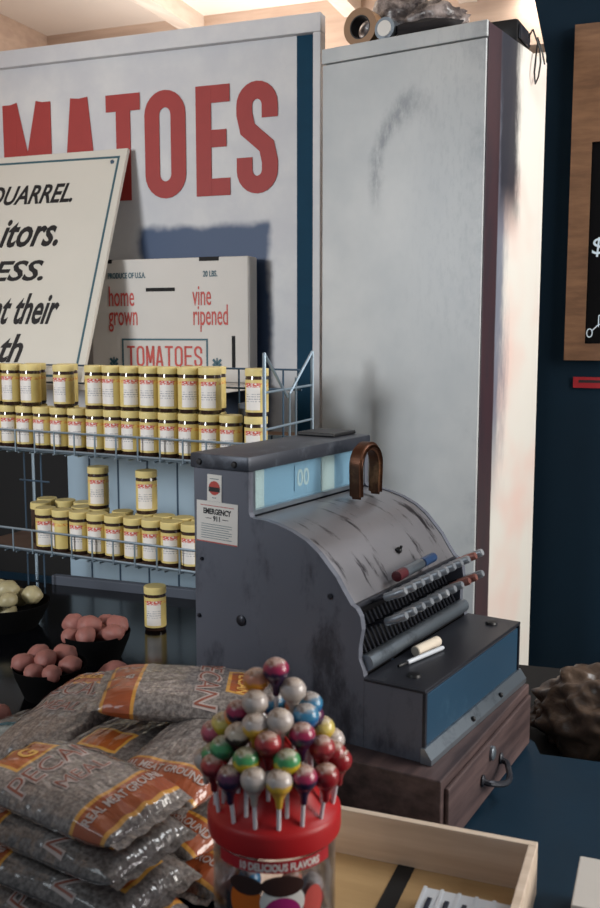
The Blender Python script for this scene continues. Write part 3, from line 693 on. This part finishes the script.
obj('back_panel', bx(-.980, -.972, Y0 + .0125, Y1 - .0125, RZ, .482), M['regside'], rg)
# bronze handle arch
bm = NB(); n = 22; vs = []
hc = (-.818, 1.50, .452)
arcp = [(-.040, -.045)] + [(.043 * math.cos(PI - PI * k / n) if False else -.043 * math.cos(PI * k / n), .012 + .043 * math.sin(PI * k / n)) for k in range(n + 1)] + [(.040, -.045)]
for i, (dy, dz) in enumerate(arcp):
    k = .74
    vs.append([bm.verts.new((hc[0] + sx, hc[1] + dy * s, hc[2] + (dz * s if dz > 0 else dz))) for sx, s in ((-.014, 1), (.014, 1), (.014, k), (-.014, k))])
for i in range(len(vs) - 1):
    for j in range(4): bm.faces.new((vs[i][j], vs[i][(j + 1) % 4], vs[i + 1][(j + 1) % 4], vs[i + 1][j]))
bm.faces.new(vs[0]); bm.faces.new(vs[-1][::-1])
bmesh.ops.bevel(bm, geom=list(bm.edges), offset=.005, segments=3, affect='EDGES')
obj('handle', bm, M['brass'], rg, True)
# keyboard well
well = [(-.69, .285), (-.70, .27), (-.715, .22), (-.71, .195), (-.664, .195), (-.664, .19), (-.72, .19), (-.73, .22), (-.71, .285)]
obj('keyboard_well', ext_y(well, Y0 + .0125, Y1 - .0125), M['black'], rg)
obj('lower_lip', tube(NB(), [(-.6655, Y0 + .0125, .207), (-.6655, Y1 - .0125, .207)], .0125, 14), M['steel'], rg, True)
for k in range(26): y = Y0 + .03 + k * .0133; obj('key_slat', tube(NB(), [(-.700, y, .265), (-.674, y, .216)], .0022, 6), M['regdark'], rg, True)
for row, (xs, zs, xe, ze, n) in enumerate(((-.690, .284, -.624, .314, 11), (-.695, .246, -.622, .276, 11))):
    for k in range(n):
        y = 1.272 + k * .0305; cop = row == 1 and k in (8, 9) or row == 0 and k in (9,)
        key = obj('key_lever', tube(NB(), [(xs, y, zs), (xe - .012, y, ze - .003)], .0028, 6), M['regdark'], rg, True)
        obj('key_cap', tube(NB(), [(xe - .036, y, ze - .0164), (xe - .034, y, ze - .0155), (xe - .003, y, ze - .0014), (xe, y, ze)], .006, 10, rr=[.004, .0066, .0072, .0055]), M['copper'] if cop else M['keymetal'], key, True)
# lower cash box
bt = .190
obj('lower_box', bx(-.6615, -.5655, Y0, Y1, RZ, bt - .006), M['regside'], rg)
obj('box_top', bx(-.6615, -.5605, Y0 - .002, Y1 + .002, bt - .0058, bt, bev=.0015), M['regdark'], rg)
obj('front_panel', bx(-.5653, -.5625, Y0 + .006, Y1 - .006, .103, bt - .010, bev=.001), M['regblue'], rg)
for ya in (Y0, Y1 - .006): obj('front_frame', bx(-.5653, -.5605, ya, ya + .006, .103, bt - .0062), M['regdark'], rg)
lip = [(-.5652, .103), (-.559, .103), (-.548, .088), (-.548, RZ + .0005), (-.5652, RZ + .0005)]
obj('front_moulding', ext_y(lip, Y0 - .004, Y1 + .004), M['steel'], rg)
bm = NB()
for y in (1.37, 1.49): obj('screw', blob(NB(), (-.551, y, .094), .0045, 2, 0, 1), M['black'], rg, True)
for (x, y) in ((-.60, 1.255), (-.60, 1.565)): obj('screw', lathe(NB(), [(0, .0005), (.011, .0005), (.009, .004), (0, .0045)], x, y, bt, 16), M['black'], rg, True)
# paper notices stuck on the near side panel
t = thing('emergency_notice', 'square white EMERGENCY 911 notice with red rules stuck on the register side', 'notice', (-.934, Y0, .36))
sq = frame((-.934, Y0 - .0012, .395), (1, 0, -.02), (.02, 0, 1))
obj('notice_sheet', onf(bx(-.0415, .0415, -.034, .034, -.0008, 0), sq), M['white'], t)
bm = NB(); box(bm, -.034, .034, .0265, .0275, 0, .0003); box(bm, -.041, .041, -.0338, -.0322, 0, .0003); obj('red_rule', onf(bm, sq), M['redink'], t)
tb = text('EMERGENCY', .0125, sq @ Matrix.Translation((0, .0135, .0002)), .78, .035, 0, 'CENTER', .0002)
tb2 = text('911', .0115, sq @ Matrix.Translation((0, .0025, .0002)), .9, .03, 0, 'CENTER', .0002)
bm = NB()
for s in (-1, 1): box(bm, s * .017 - .006, s * .017 + .006, .0055, .0066, 0, .0003)
obj('heading', tb, M['ink'], t); obj('heading_number', merge(tb2, onf(bm, sq)), M['ink'], t)
bm = NB()
for k in range(7):
    w = .03 - (.006 if k % 3 == 2 else 0); box(bm, -.032, w, -.0042 - k * .0038, -.0034 - k * .0038, 0, .0003)
obj('small_print', onf(bm, sq), M['blueink'], t)
t = thing('round_logo_sticker', 'small white sticker with a red and black disc above the emergency notice', 'sticker', (-.938, Y0, .45))
sq = frame((-.9385, Y0 - .0012, .4515), (1, 0, -.02), (.02, 0, 1))
obj('sticker_sheet', onf(bx(-.0145, .0145, -.022, .022, -.0008, 0), sq), M['white'], t)
obj('red_disc', onf(lathe(NB(), [(0, 0), (.0115, 0), (.0115, .0003), (0, .0003)], n=24), sq), M['redink'], t)
bm = NB(); box(bm, -.0112, .0112, -.006, .0015, .0003, .0006); obj('black_bar', onf(bm, sq), M['ink'], t)
bm = NB(); box(bm, -.009, .009, .0145, .0155, 0, .0003); box(bm, -.004, .004, -.0165, -.0155, 0, .0003); obj('small_print', onf(bm, sq), M['blueink'], t)
# pens
def pen(name, lab, a, b, r, parts):
    a = Vector(a); b = Vector(b); t = thing(name, lab, 'pen', a)
    for nm, s, e, k, mat in parts: obj(nm, tube(NB(), [a.lerp(b, s), a.lerp(b, s + .02 * (e - s)), a.lerp(b, e - .04 * (e - s)), a.lerp(b, e)], r * k, 14, rr=[r * k * .85, r * k, r * k, r * k * .8]), mat, t, True)
    return t
pen('marker_pen', 'thick marker pen with maroon cap, silver barrel and blue end lying on the register keys', (-.672, 1.335, .3155), (-.672, 1.475, .3195), .009, [('cap', 0, .2, 1, M['maroon']), ('barrel', .2, .66, .96, M['steel']), ('blue_end', .68, 1, .9, M['penblue'])])
pen('chalk_stick', 'short thick white chalk stick on the register box top', (-.637, 1.335, bt + .0085), (-.629, 1.405, bt + .0085), .0085, [('chalk', 0, 1, 1, M['corkwhite'])])['category'] = 'chalk'
pen('ballpoint_pen', 'thin white ballpoint pen on the register box top beside the chalk', (-.634, 1.27, bt + .0045), (-.613, 1.388, bt + .0045), .0036, [('barrel', .2, 1, 1, M['whiteplastic']), ('pen_tip', 0, .2, .7, M['black'])])

# seat the register and everything stuck to or lying on it on the drawer box
r0 = rg.location.copy(); r1 = Vector((-.7355, 1.345, .1076)); rs = .955
for o in [x for x in C.objects if x.parent is None and (x is rg or x.get('category') in ('notice', 'sticker', 'pen', 'chalk'))]:
    o.location = r1 + (o.location - r0) * rs; o.scale = (rs, rs, rs)

# ------------------------------------------------------------------ bowls of produce
def bowl(cx, cy, r, label):
    t = thing('produce_bowl', label, 'bowl', (cx, cy, .0032), group='dark bowls on the counter')
    obj('bowl_shell', lathe(NB(), [(0, 0), (r * .7, 0), (r * .95, .045), (r, .06), (r * .985, .061), (r * .92, .046), (r * .68, .008), (0, .008)], cx, cy, .0032, 36), M['bowl'], t, True)
    return t
def spud(x, y, z, r, label, mat, name, group, seed, sc=(1.1, .95, .9), cat='potato', amp=.14):
    o = obj(name, blob(NB(), (0, 0, 0), r, 3, amp, 1.6, sc, seed), mat, smooth='all'); o.location = (x, y, z); o.rotation_euler = (0, 0, seed * 1.3)
    tag(o, label, cat, group); return o
def heap(cx, cy, items, bowlname, mat, name, cat, group):
    for i, (dx, dy, z, r, desc) in enumerate(items): spud(cx + dx * .84, cy + dy * .8, z * .86, r * .8, desc + ' in the ' + bowlname, mat, name, group, i + len(bowlname) + int(abs(cx) * 10), cat=cat)
B1 = (-1.445, 1.445); B2 = (-1.37, 1.245); B3 = (-1.79, 1.50)
bowl(*B1, .074, 'dark round bowl of pink potatoes nearest the lone jar')
bowl(*B2, .071, 'dark round bowl of pink potatoes nearest the pecan bags')
bowl(*B3, .1, 'dark round bowl of pale onions at the left edge')
pot = lambda a: a
heap(B1[0], B1[1], [(-.064, -.012, .085, .031, 'tall pink potato at the left'), (-.02, .058, .078, .026, 'pink potato at the back'), (.03, .05, .082, .031, 'largest pink potato at the back right'), (-.018, -.005, .088, .030, 'pink potato in the middle'),
    (.016, -.055, .078, .028, 'pink potato at the front'), (.064, -.002, .080, .027, 'pink potato at the right'), (-.03, -.062, .072, .025, 'small pink potato at the front left'), (.0, .025, .060, .028, 'pink potato at the bottom')], 'bowl by the lone jar', M['potato'], 'red_potato', 'potato', 'pink potatoes in the bowls')
heap(B2[0], B2[1], [(-.055, .018, .082, .028, 'pink potato at the back left'), (.0, .05, .082, .031, 'wide pink potato at the back'), (-.052, -.035, .078, .026, 'pink potato at the left front'), (-.002, -.012, .088, .028, 'pink potato in the middle'),
    (.055, .012, .080, .025, 'small pink potato at the right'), (.008, -.058, .074, .024, 'pink potato at the front'), (.05, -.043, .074, .023, 'pink potato at the front right')], 'bowl by the pecan bags', M['potato'], 'red_potato', 'potato', 'pink potatoes in the bowls')
spud(-1.285, 1.335, .032, .030, 'pink potato on the counter between the two potato bowls, at the back', M['potato'], 'red_potato', 'pink potatoes in the bowls', 3)
spud(-1.262, 1.292, .027, .025, 'pink potato on the counter between the two potato bowls, at the front', M['potato'], 'red_potato', 'pink potatoes in the bowls', 5)
spud(-1.33, 1.075, .028, .026, 'brownish potato alone on the counter at the left edge', M['potato'], 'red_potato', 'pink potatoes in the bowls', 8)
heap(B3[0], B3[1], [(-.05, .02, .1, .030, 'pale onion at the back left'), (.0, .0, .105, .034, 'large pale onion on top'), (.045, -.035, .092, .027, 'pale onion at the front right'), (.06, .042, .092, .03, 'brownish onion at the right'), (.0, -.06, .080, .026, 'pale onion at the front'),
    (-.055, -.04, .085, .028, 'pale onion at the front left'), (0, .05, .075, .03, 'pale onion at the back'), (.01, -.01, .045, .03, 'pale onion at the bottom')], 'left-edge bowl', M['onion'], 'pale_onion', 'onion', 'pale onions in the bowl')

# ------------------------------------------------------------------ pecan meal bags
A_, B_ = .071, .120
def bag_h(x, y, th, sd):
    u = min(1, abs(x) / A_); v = min(1, abs(y) / B_)
    e = ((1 - u ** 3.2) * (1 - v ** 4)); e = max(0, e) ** .55
    w = 1 + .16 * noise.noise(Vector((x * 22, y * 22, sd * 3.7))) + .07 * noise.noise(Vector((x * 60, y * 60, sd)))
    edge = max(0, v - .72) / .28
    pl = edge * .0035 * math.sin(x * 190 + sd) * (1 - u * .6)
    return th / 2 * e * w + pl * (e ** .3)
def make_bag(label, loc, rot, mat, sd, th=.056, words=None, band_words=None, patch_word=None, lower=0):
    t = thing('pecan_meal_bag', label, 'bag', loc, rot, 'clear bags of pecan meal piled on the counter')
    bm = NB(); nx, ny = 30, 44; top = {}; bot = {}
    for i in range(nx + 1):
        for j in range(ny + 1):
            x = A_ * (2 * i / nx - 1); y = B_ * (2 * j / ny - 1)
            pinch = 1 - .05 * math.cos(PI * x / A_ / 2) * 0 - .10 * (abs(y) / B_) ** 6
            X = x * pinch; h = bag_h(x, y, th, sd)
            top[i, j] = bm.verts.new((X, y, h + .0004)); bot[i, j] = bm.verts.new((X, y, -h * .9 - .0004))
    for i in range(nx):
        for j in range(ny):
            bm.faces.new((top[i, j], top[i + 1, j], top[i + 1, j + 1], top[i, j + 1])); bm.faces.new((bot[i, j], bot[i, j + 1], bot[i + 1, j + 1], bot[i + 1, j]))
    bm.normal_update()
    per = [(i, 0) for i in range(nx)] + [(nx, j) for j in range(ny)] + [(i, ny) for i in range(nx, 0, -1)] + [(0, j) for j in range(ny, 0, -1)]
    for a, b in zip(per, per[1:] + per[:1]): bm.faces.new((top[a], bot[a], bot[b], top[b]))
    obj('filled_pouch', bm, mat, t, 'all', True)
    nn = 30
    for s in (-1, 1):
        bm = NB(); vs = []
        for k in range(nn + 1):
            x = A_ * .9 * (2 * k / nn - 1)
            vs.append([bm.verts.new((x, s * (B_ - .002 + d), .0016 * math.sin(k * .9 + d * 60 + sd) - d * .2)) for d in (0, .007, .013)])
        for k in range(nn):
            for q in range(2): bm.faces.new((vs[k][q], vs[k][q + 1], vs[k + 1][q + 1], vs[k + 1][q]))
        obj('heat_seal', bm, mat, t, 'all', True)
    def wrap(bm, nm, m_, lift=.0012):
        bmesh.ops.subdivide_edges(bm, edges=[e for e in bm.edges if e.calc_length() > .006], cuts=2)
        for v in bm.verts: v.co.z = bag_h(v.co.x, v.co.y, th, sd) + lift + v.co.z
        obj(nm, bm, m_, t, local=True)
    I = Matrix.Identity(4); T = lambda x, y: Matrix.Translation((x, y, 0))
    if words:
        y = .016
        for k, w in enumerate(words):
            wrap(text(w, .046 if k == 0 else .034, T(0, y), .92, .04, .12, 'CENTER', .0001), 'printed_lettering', M['bagtext'])
            wrap(text(w, .046 if k == 0 else .034, T(0, y), .92, -.018, .12, 'CENTER', .0001), 'printed_lettering', M['bagtextred'], .0018)
            y -= .042
    if band_words:
        b0 = -.088
        for k, w in enumerate(band_words): wrap(text(w, .017 if k == 0 else .013, T(0, b0), .78, .02, 0, 'CENTER', .0001), 'band_lettering', M['bagtext'])
    if patch_word:
        w, py, sz = patch_word; wrap(text(w, sz, T(0, py), .9, .02, .1, 'CENTER', .0001), 'patch_lettering', M['bagtextgold'])
    return t
PW = ['PECAN', 'MEAL']; BWD = ['REAL MEAT GROUND']
FR = 'front pile of pecan meal bags'
make_bag('clear pecan meal bag topmost of the front pile, brown band towards the lollipop tub', (-.812, .768, .161), (rad(2), rad(-3), rad(90)), M['bagD'], 1, .048, PW, BWD, ('G', .068, .036))
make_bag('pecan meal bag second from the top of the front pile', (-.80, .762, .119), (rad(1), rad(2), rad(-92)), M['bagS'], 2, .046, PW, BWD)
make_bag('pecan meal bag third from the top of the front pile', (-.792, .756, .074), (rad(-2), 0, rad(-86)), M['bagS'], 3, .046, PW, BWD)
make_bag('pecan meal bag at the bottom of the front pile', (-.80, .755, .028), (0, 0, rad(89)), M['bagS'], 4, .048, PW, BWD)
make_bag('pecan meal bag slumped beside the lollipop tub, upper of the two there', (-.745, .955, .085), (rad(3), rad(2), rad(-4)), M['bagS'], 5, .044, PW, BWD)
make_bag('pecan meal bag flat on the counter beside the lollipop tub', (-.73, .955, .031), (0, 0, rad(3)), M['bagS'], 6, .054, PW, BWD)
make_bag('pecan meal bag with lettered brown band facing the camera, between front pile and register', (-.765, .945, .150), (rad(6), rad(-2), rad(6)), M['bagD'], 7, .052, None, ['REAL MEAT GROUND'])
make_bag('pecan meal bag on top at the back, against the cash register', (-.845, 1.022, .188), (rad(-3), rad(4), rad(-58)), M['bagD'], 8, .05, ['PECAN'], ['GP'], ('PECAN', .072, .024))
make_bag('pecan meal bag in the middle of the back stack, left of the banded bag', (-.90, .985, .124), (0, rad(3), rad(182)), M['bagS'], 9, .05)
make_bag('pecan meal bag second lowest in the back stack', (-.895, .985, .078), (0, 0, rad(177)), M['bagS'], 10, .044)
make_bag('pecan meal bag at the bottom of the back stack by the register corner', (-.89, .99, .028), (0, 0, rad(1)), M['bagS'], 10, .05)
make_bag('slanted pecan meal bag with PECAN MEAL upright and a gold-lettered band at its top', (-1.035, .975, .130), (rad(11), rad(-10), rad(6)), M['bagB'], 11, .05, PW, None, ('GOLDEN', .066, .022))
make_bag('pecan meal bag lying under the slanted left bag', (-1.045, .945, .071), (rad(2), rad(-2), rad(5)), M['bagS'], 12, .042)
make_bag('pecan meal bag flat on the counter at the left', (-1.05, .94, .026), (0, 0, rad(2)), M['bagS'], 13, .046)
eb = make_bag('dark speckled bag with a round teal emblem lying at the left edge', (-1.205, 1.01, .034), (0, rad(-4), rad(8)), M['bagE'], 14, .05)
eb.name = 'emblem_bag'; eb['group'] = 'bags beside the pecan meal'

# ------------------------------------------------------------------ lollipop tub
LX, LY = -.536, .788
tb = thing('lollipop_tub', 'clear plastic lollipop tub with red cone lid on the counter', 'tub', (LX, LY, 0))
obj('clear_jar', lathe(NB(), [(0, .001), (.060, .001), (.0645, .006), (.0645, .186), (.0625, .186), (.0625, .008), (0, .004)], LX, LY, 0, 48), M['clear'], tb, True)
lidp = [(.066, .186), (.0695, .187), (.0702, .192), (.0702, .206), (.0695, .209), (.067, .212)] + [(r, .300 - 1.42 * r) for r in (.060, .048, .036, .024, .012)] + [(0, .288), (0, .282), (.01, .277), (.055, .212), (.0660, .203), (.066, .186)]
lid_ = obj('red_lid', lathe(NB(), lidp, LX, LY, 0, 56), M['redplastic'], tb, True)
# printed label wrapped on the jar, facing the camera side
va = math.atan2(-LY, -LX)                                     # direction from tub to the viewer's side of the room
def wrapcyl(bm, r, z0, a0):
    bmesh.ops.subdivide_edges(bm, edges=[e for e in bm.edges if e.calc_length() > .006], cuts=3)
    for v in bm.verts:
        a = a0 + v.co.x / r; rr_ = r + v.co.z; v.co = Vector((LX + rr_ * math.cos(a), LY + rr_ * math.sin(a), z0 + v.co.y))
    return bm
lp = obj('label_film', lathe(NB(), [(.0647, .1695), (.0652, .1695), (.0652, .182), (.0647, .182)], LX, LY, 0, 40, va - 1.0, va + 1.0), plain('label_red', rgb(178, 34, 44), .35, var=.08), tb, True)
obj('label_lettering', wrapcyl(text('10 DELICIOUS FLAVORS', .0108, Matrix.Translation((.006, .0022, 0)), .76, .03, 0, 'CENTER', .0002), .0654, .1695, va), M['white'], lp)
pm = {'orange': plain('label_orange', rgb(220, 110, 30), .4), 'magenta': plain('label_magenta', rgb(170, 34, 110), .4), 'choc': plain('label_chocolate', rgb(58, 34, 28), .4), 'white': M['white'], 'red': M['redink']}
def disc(cx, cy, rx, ry, col, lift):
    bm = NB(); n = 24; c0 = bm.verts.new((cx, cy, lift)); prev = None
    for q in range(1, 8):
        ring = [bm.verts.new((cx + rx * q / 7 * math.cos(2 * PI * k / n), cy + ry * q / 7 * math.sin(2 * PI * k / n), lift)) for k in range(n)]
        for k in range(n):
            k2 = (k + 1) % n
            bm.faces.new((c0, ring[k], ring[k2]) if prev is None else (prev[k], ring[k], ring[k2], prev[k2]))
        prev = ring
    for v in bm.verts:
        a = va + v.co.x / .0652; rr_ = .0652 + v.co.z; v.co = Vector((LX + rr_ * math.cos(a), LY + rr_ * math.sin(a), .142 + v.co.y))
    obj('printed_candy', bm, pm[col], lp)
for a in ((-.030, -.006, .018, .022, 'orange', .0002), (-.030, .012, .019, .010, 'choc', .0004), (.008, -.004, .023, .020, 'white', .0006), (.008, -.016, .019, .018, 'magenta', .0008), (.008, .014, .022, .011, 'choc', .001), (.042, -.01, .012, .018, 'red', .0002)): disc(*a)
# lollipops inside the tub
ins = []
for k in range(22):
    a = k * 2.4; r = .018 + .026 * ((k * .618) % 1); z = .022 + (k // 5) * .027
    ins.append((LX + r * math.cos(a), LY + r * math.sin(a), z))
inscol = ['red', 'white', 'purple', 'orange', 'blue', 'white', 'magenta', 'red']
for k, p in enumerate(ins):
    cn = inscol[k % 8]; o = obj('loose_lollipop', blob(NB(), (0, 0, 0), .0125, 2, .06, 3, seed=k), POP[cn], smooth='all'); o.location = p
    tag(o, 'foil-wrapped lollipop lying loose inside the clear lollipop tub', 'lollipop', 'lollipops loose inside the tub')
# lollipops stuck in the cone lid
S_ = [(-.5307, .7841, .3573, 'magenta', 'magenta-topped lollipop at the very top of the lollipop cone'), (-.5534, .7807, .3432, 'orange', 'orange lollipop near the peak of the lollipop cone'),
 (-.5428, .7637, .3270, 'white', 'white lollipop directly below the orange one'), (-.5167, .7946, .3355, 'white', 'white lollipop right of the peak, above the blue pair'),
 (-.5649, .7661, .311, 'magenta', 'dark magenta lollipop on the left, below and left of the white ones'), (-.5345, .7519, .3085, 'white_yellow', 'white lollipop with yellow base in the middle left of the cone'),
 (-.5125, .7641, .3139, 'white', 'white lollipop in the middle of the cone, right of the yellow-based one'), (-.5006, .7941, .3113, 'blue', 'blue lollipop on the right, the lower of the two blue ones'),
 (-.5096, .8163, .3146, 'blue', 'blue lollipop on the right, the upper and farther of two'), (-.5858, .7679, .2926, 'yellow', 'small yellow and green lollipop on the left edge of the cone'),
 (-.551, .7453, .297, 'white_brown', 'white and dark brown lollipop on the left of the big red one'), (-.5157, .7475, .2955, 'red_white', 'big red lollipop in the centre front of the cone'),
 (-.494, .7762, .2991, 'magenta', 'magenta and purple lollipop right of the big red one'), (-.5008, .8262, .2868, 'yellow', 'yellow lollipop on the right edge of the cone'),
 (-.493, .8338, .2726, 'white', 'white lollipop at the far right behind the red ones'), (-.5959, .7636, .2831, 'pink', 'pink lollipop at the far left edge of the cone'),
 (-.5681, .7426, .2801, 'green', 'green lollipop on the left of the cone'), (-.5319, .7324, .2803, 'green_yellow', 'green and yellow lollipop in front, the left of two alike'),
 (-.4954, .7509, .2802, 'green_yellow', 'green and yellow lollipop in front, the right of two alike'), (-.4816, .7946, .2814, 'red_white', 'red lollipop with pale top on the right of the cone'),
 (-.4748, .8174, .2613, 'red', 'red lollipop at the outermost right of the cone'), (-.5723, .7327, .2637, 'red_white', 'red lollipop at the lower left of the cone'),
 (-.6035, .7597, .2528, 'white', 'white lollipop at the outermost left of the cone'), (-.544, .7219, .2627, 'purple', 'dark purple lollipop in the bottom front row, left side'),
 (-.5178, .7261, .2660, 'white', 'white lollipop in the bottom front row beside the dark purple one'), (-.4954, .7366, .2652, 'white_yellow', 'white lollipop with yellow neck in the bottom front row'),
 (-.4792, .7566, .2654, 'magenta', 'magenta and purple lollipop in the bottom front row'), (-.4684, .7807, .2605, 'red', 'red lollipop at the right end of the bottom front row')]
for k in range(11):
    a = va + PI + (k - 5) * .34; r = .062 - (.022 if k % 2 else 0); S_.append((LX + r * math.cos(a), LY + r * math.sin(a), .268 + (.034 if k % 2 else 0), ['red', 'purple', 'white', 'orange', 'green', 'blue'][k % 6], 'lollipop hidden round the back of the lollipop cone'))
necks = {}
for x, y, z, cn, lab in S_:
    t = thing('lollipop', lab, 'lollipop', (x, y, z), group='lollipops stuck in the tub lid')
    bm = blob(NB(), (0, 0, 0), .0138, 3, .05, 4, (1, 1, .95), random.randint(1, 50))
    obj('wrapped_head', bm, POP[cn], t, 'all', True)
    obj('wrapper_skirt', lathe(NB(), [(.0085, -.0105), (.0042, -.018), (.0034, -.026), (.0022, -.0275)], n=14), POP[cn], t, True, True)
    rl = math.hypot(x - LX, y - LY); k = min(1, .0615 / max(rl, 1e-4)); fx, fy = (LX + (x - LX) * k - x, LY + (y - LY) * k - y)
    zb = (.300 - 1.42 * min(rl, .0615)) - z
    obj('stick', tube(NB(), [(0, 0, -.012), (fx, fy, zb)], .0022, 8), M['stick'], t, True, True)

# ------------------------------------------------------------------ wooden tray
TA = rad(11.3); TRc = Vector((-.356, 1.108)); tr = thing('wooden_tray', 'shallow pale wooden tray on the counter in front of the cash drawer', 'tray', (TRc.x, TRc.y, 0), (0, 0, TA))
TL, TD, TH = .31, .205, .07
obj('tray_bottom', bx(-TL + .011, -.011, -TD + .011, -.011, .0006, .008), M['plywood'], tr, local=True)
obj('back_wall', bx(-TL, 0, -.0105, 0, .0006, TH, bev=.001), M['traywood'], tr, local=True)
obj('front_wall', bx(-TL, 0, -TD, -TD + .0105, .0006, TH * .72, bev=.001), M['traywood'], tr, local=True)
obj('end_wall', bx(-.0105, 0, -TD + .0107, -.0107, .0006, TH, bev=.001), M['traywood'], tr, local=True)
obj('end_wall', bx(-TL, -TL + .0105, -TD + .0107, -.0107, .0006, TH, bev=.001), M['traywood'], tr, local=True)
def tl(x, y, z): a, b = math.cos(TA), math.sin(TA); return (TRc.x + x * a - y * b, TRc.y + x * b + y * a, z)
tag(obj('dark_strip', onf(bx(-.176, -.154, -.19, -.012, .0082, .0092), Matrix.Translation((TRc.x, TRc.y, 0)) @ Matrix.Rotation(TA, 4, 'Z')), M['blackmatte']), 'black flat strip lying across the floor of the wooden tray', 'strip')
st = thing('white_slotted_holder', 'white plastic holder with five dark-filled slots inside the wooden tray', 'holder', tl(-.0705, -.128, .0125), (rad(3), 0, TA))
bm = NB(); box(bm, -.054, .054, -.06, .05, .001, .013, bev=.002)
for k in range(6): x = -.0525 + k * .021; box(bm, x - .0022, x + .0022, -.06, .05, .0131, .0142, bev=.0004)
obj('holder_body', bm, M['whiteplastic'], st, local=True)
for k in range(5):
    x = -.042 + k * .021
    obj('dark_insert', bx(x - .003, x + .003, -.03, .028, .0133, .0158, bev=.001), M['navy'], st, local=True)

# ------------------------------------------------------------------ white box bottom right
wb = thing('white_cardboard_box', 'plain white cardboard box at the bottom right corner of the counter', 'box', (-.222, 1.118, 0), (0, 0, TA))
obj('box_body', bx(-.082, .12, -.08, .028, .0005, .054, bev=.0015), M['carton'], wb, local=True)
obj('box_lid', bx(-.0835, .1215, -.0815, .0295, -.0 + .038, .0555, bev=.0015), M['carton'], wb, local=True)

# ------------------------------------------------------------------ light
w = bpy.data.worlds.new('World'); bpy.context.scene.world = w; w.use_nodes = True
bg = w.node_tree.nodes['Background']; bg.inputs[0].default_value = (.72, .86, 1.0, 1); bg.inputs[1].default_value = .13
def area(name, loc, target, sx, sy, power, col):
    l = bpy.data.lights.new(name, 'AREA'); l.shape = 'RECTANGLE'; l.size = sx; l.size_y = sy; l.energy = power; l.color = col
    o = bpy.data.objects.new(name, l); C.objects.link(o); o.location = loc
    o.rotation_euler = (Vector(target) - Vector(loc)).to_track_quat('-Z', 'Y').to_euler(); return o
def spot(name, loc, target, power, col, ang, blend, size):
    l = bpy.data.lights.new(name, 'SPOT'); l.energy = power; l.color = col; l.spot_size = rad(ang); l.spot_blend = blend; l.shadow_soft_size = size
    o = bpy.data.objects.new(name, l); C.objects.link(o); o.location = loc
    o.rotation_euler = (Vector(target) - Vector(loc)).to_track_quat('-Z', 'Y').to_euler(); return o
area('daylight_right', (2.3, 2.2, 1.3), (-.85, 1.95, .6), 1.5, 1.8, 98, (1, .95, .88))
area('added_hood_fill', (.3, 2.25, 1.75), (-.7, 1.4, .4), .9, .5, 15, (.93, .97, 1))  # unseen lamp added under the ceiling to brighten the register hood
area('daylight_front', (-1.6, -1.2, 2.2), (-1.5, 2.0, 1.0), 1.8, 1.0, 12, (.85, .94, 1))
spot('added_sign_spot', (-2.0, -1.3, 1.15), (-1.8, 2.0, .72), 250, (.95, .98, 1), 50, .6, .35)  # unseen spot added to brighten sign and jars, cone kept off the foreground
area('hidden_ceiling_fill', (-1.9, 2.62, 1.25), (-1.85, 2.6, 1.85), .8, .2, 9, (1, .96, .92))  # hidden lamp added behind the sign, pointing up to brighten the ceiling
area('added_backdrop_fill', (-.9, 3.35, 1.9), (-1.0, 3.7, 1.4), .6, .6, 14, (1, .97, .92))  # unseen lamp added behind the back wall to whiten the backdrop

# ------------------------------------------------------------------ camera
cam = bpy.data.cameras.new('Camera'); co_ = bpy.data.objects.new('Camera', cam); C.objects.link(co_)
cam.sensor_fit = 'VERTICAL'; cam.sensor_height = 36.0; cam.sensor_width = 24.0; cam.lens = 36.0 * 958 / 908
YAW = rad(32.6); PT = math.atan(121 / 958)
co_.location = (0, 0, .70); co_.rotation_euler = (PI / 2 - PT, 0, YAW)
cam.clip_start = .05
cam.dof.use_dof = True; cam.dof.focus_distance = 2.0; cam.dof.aperture_fstop = 8.0
sc = bpy.context.scene; sc.camera = co_
sc.view_settings.view_transform = 'Standard'; sc.view_settings.look = 'None'; sc.view_settings.exposure = 0.0
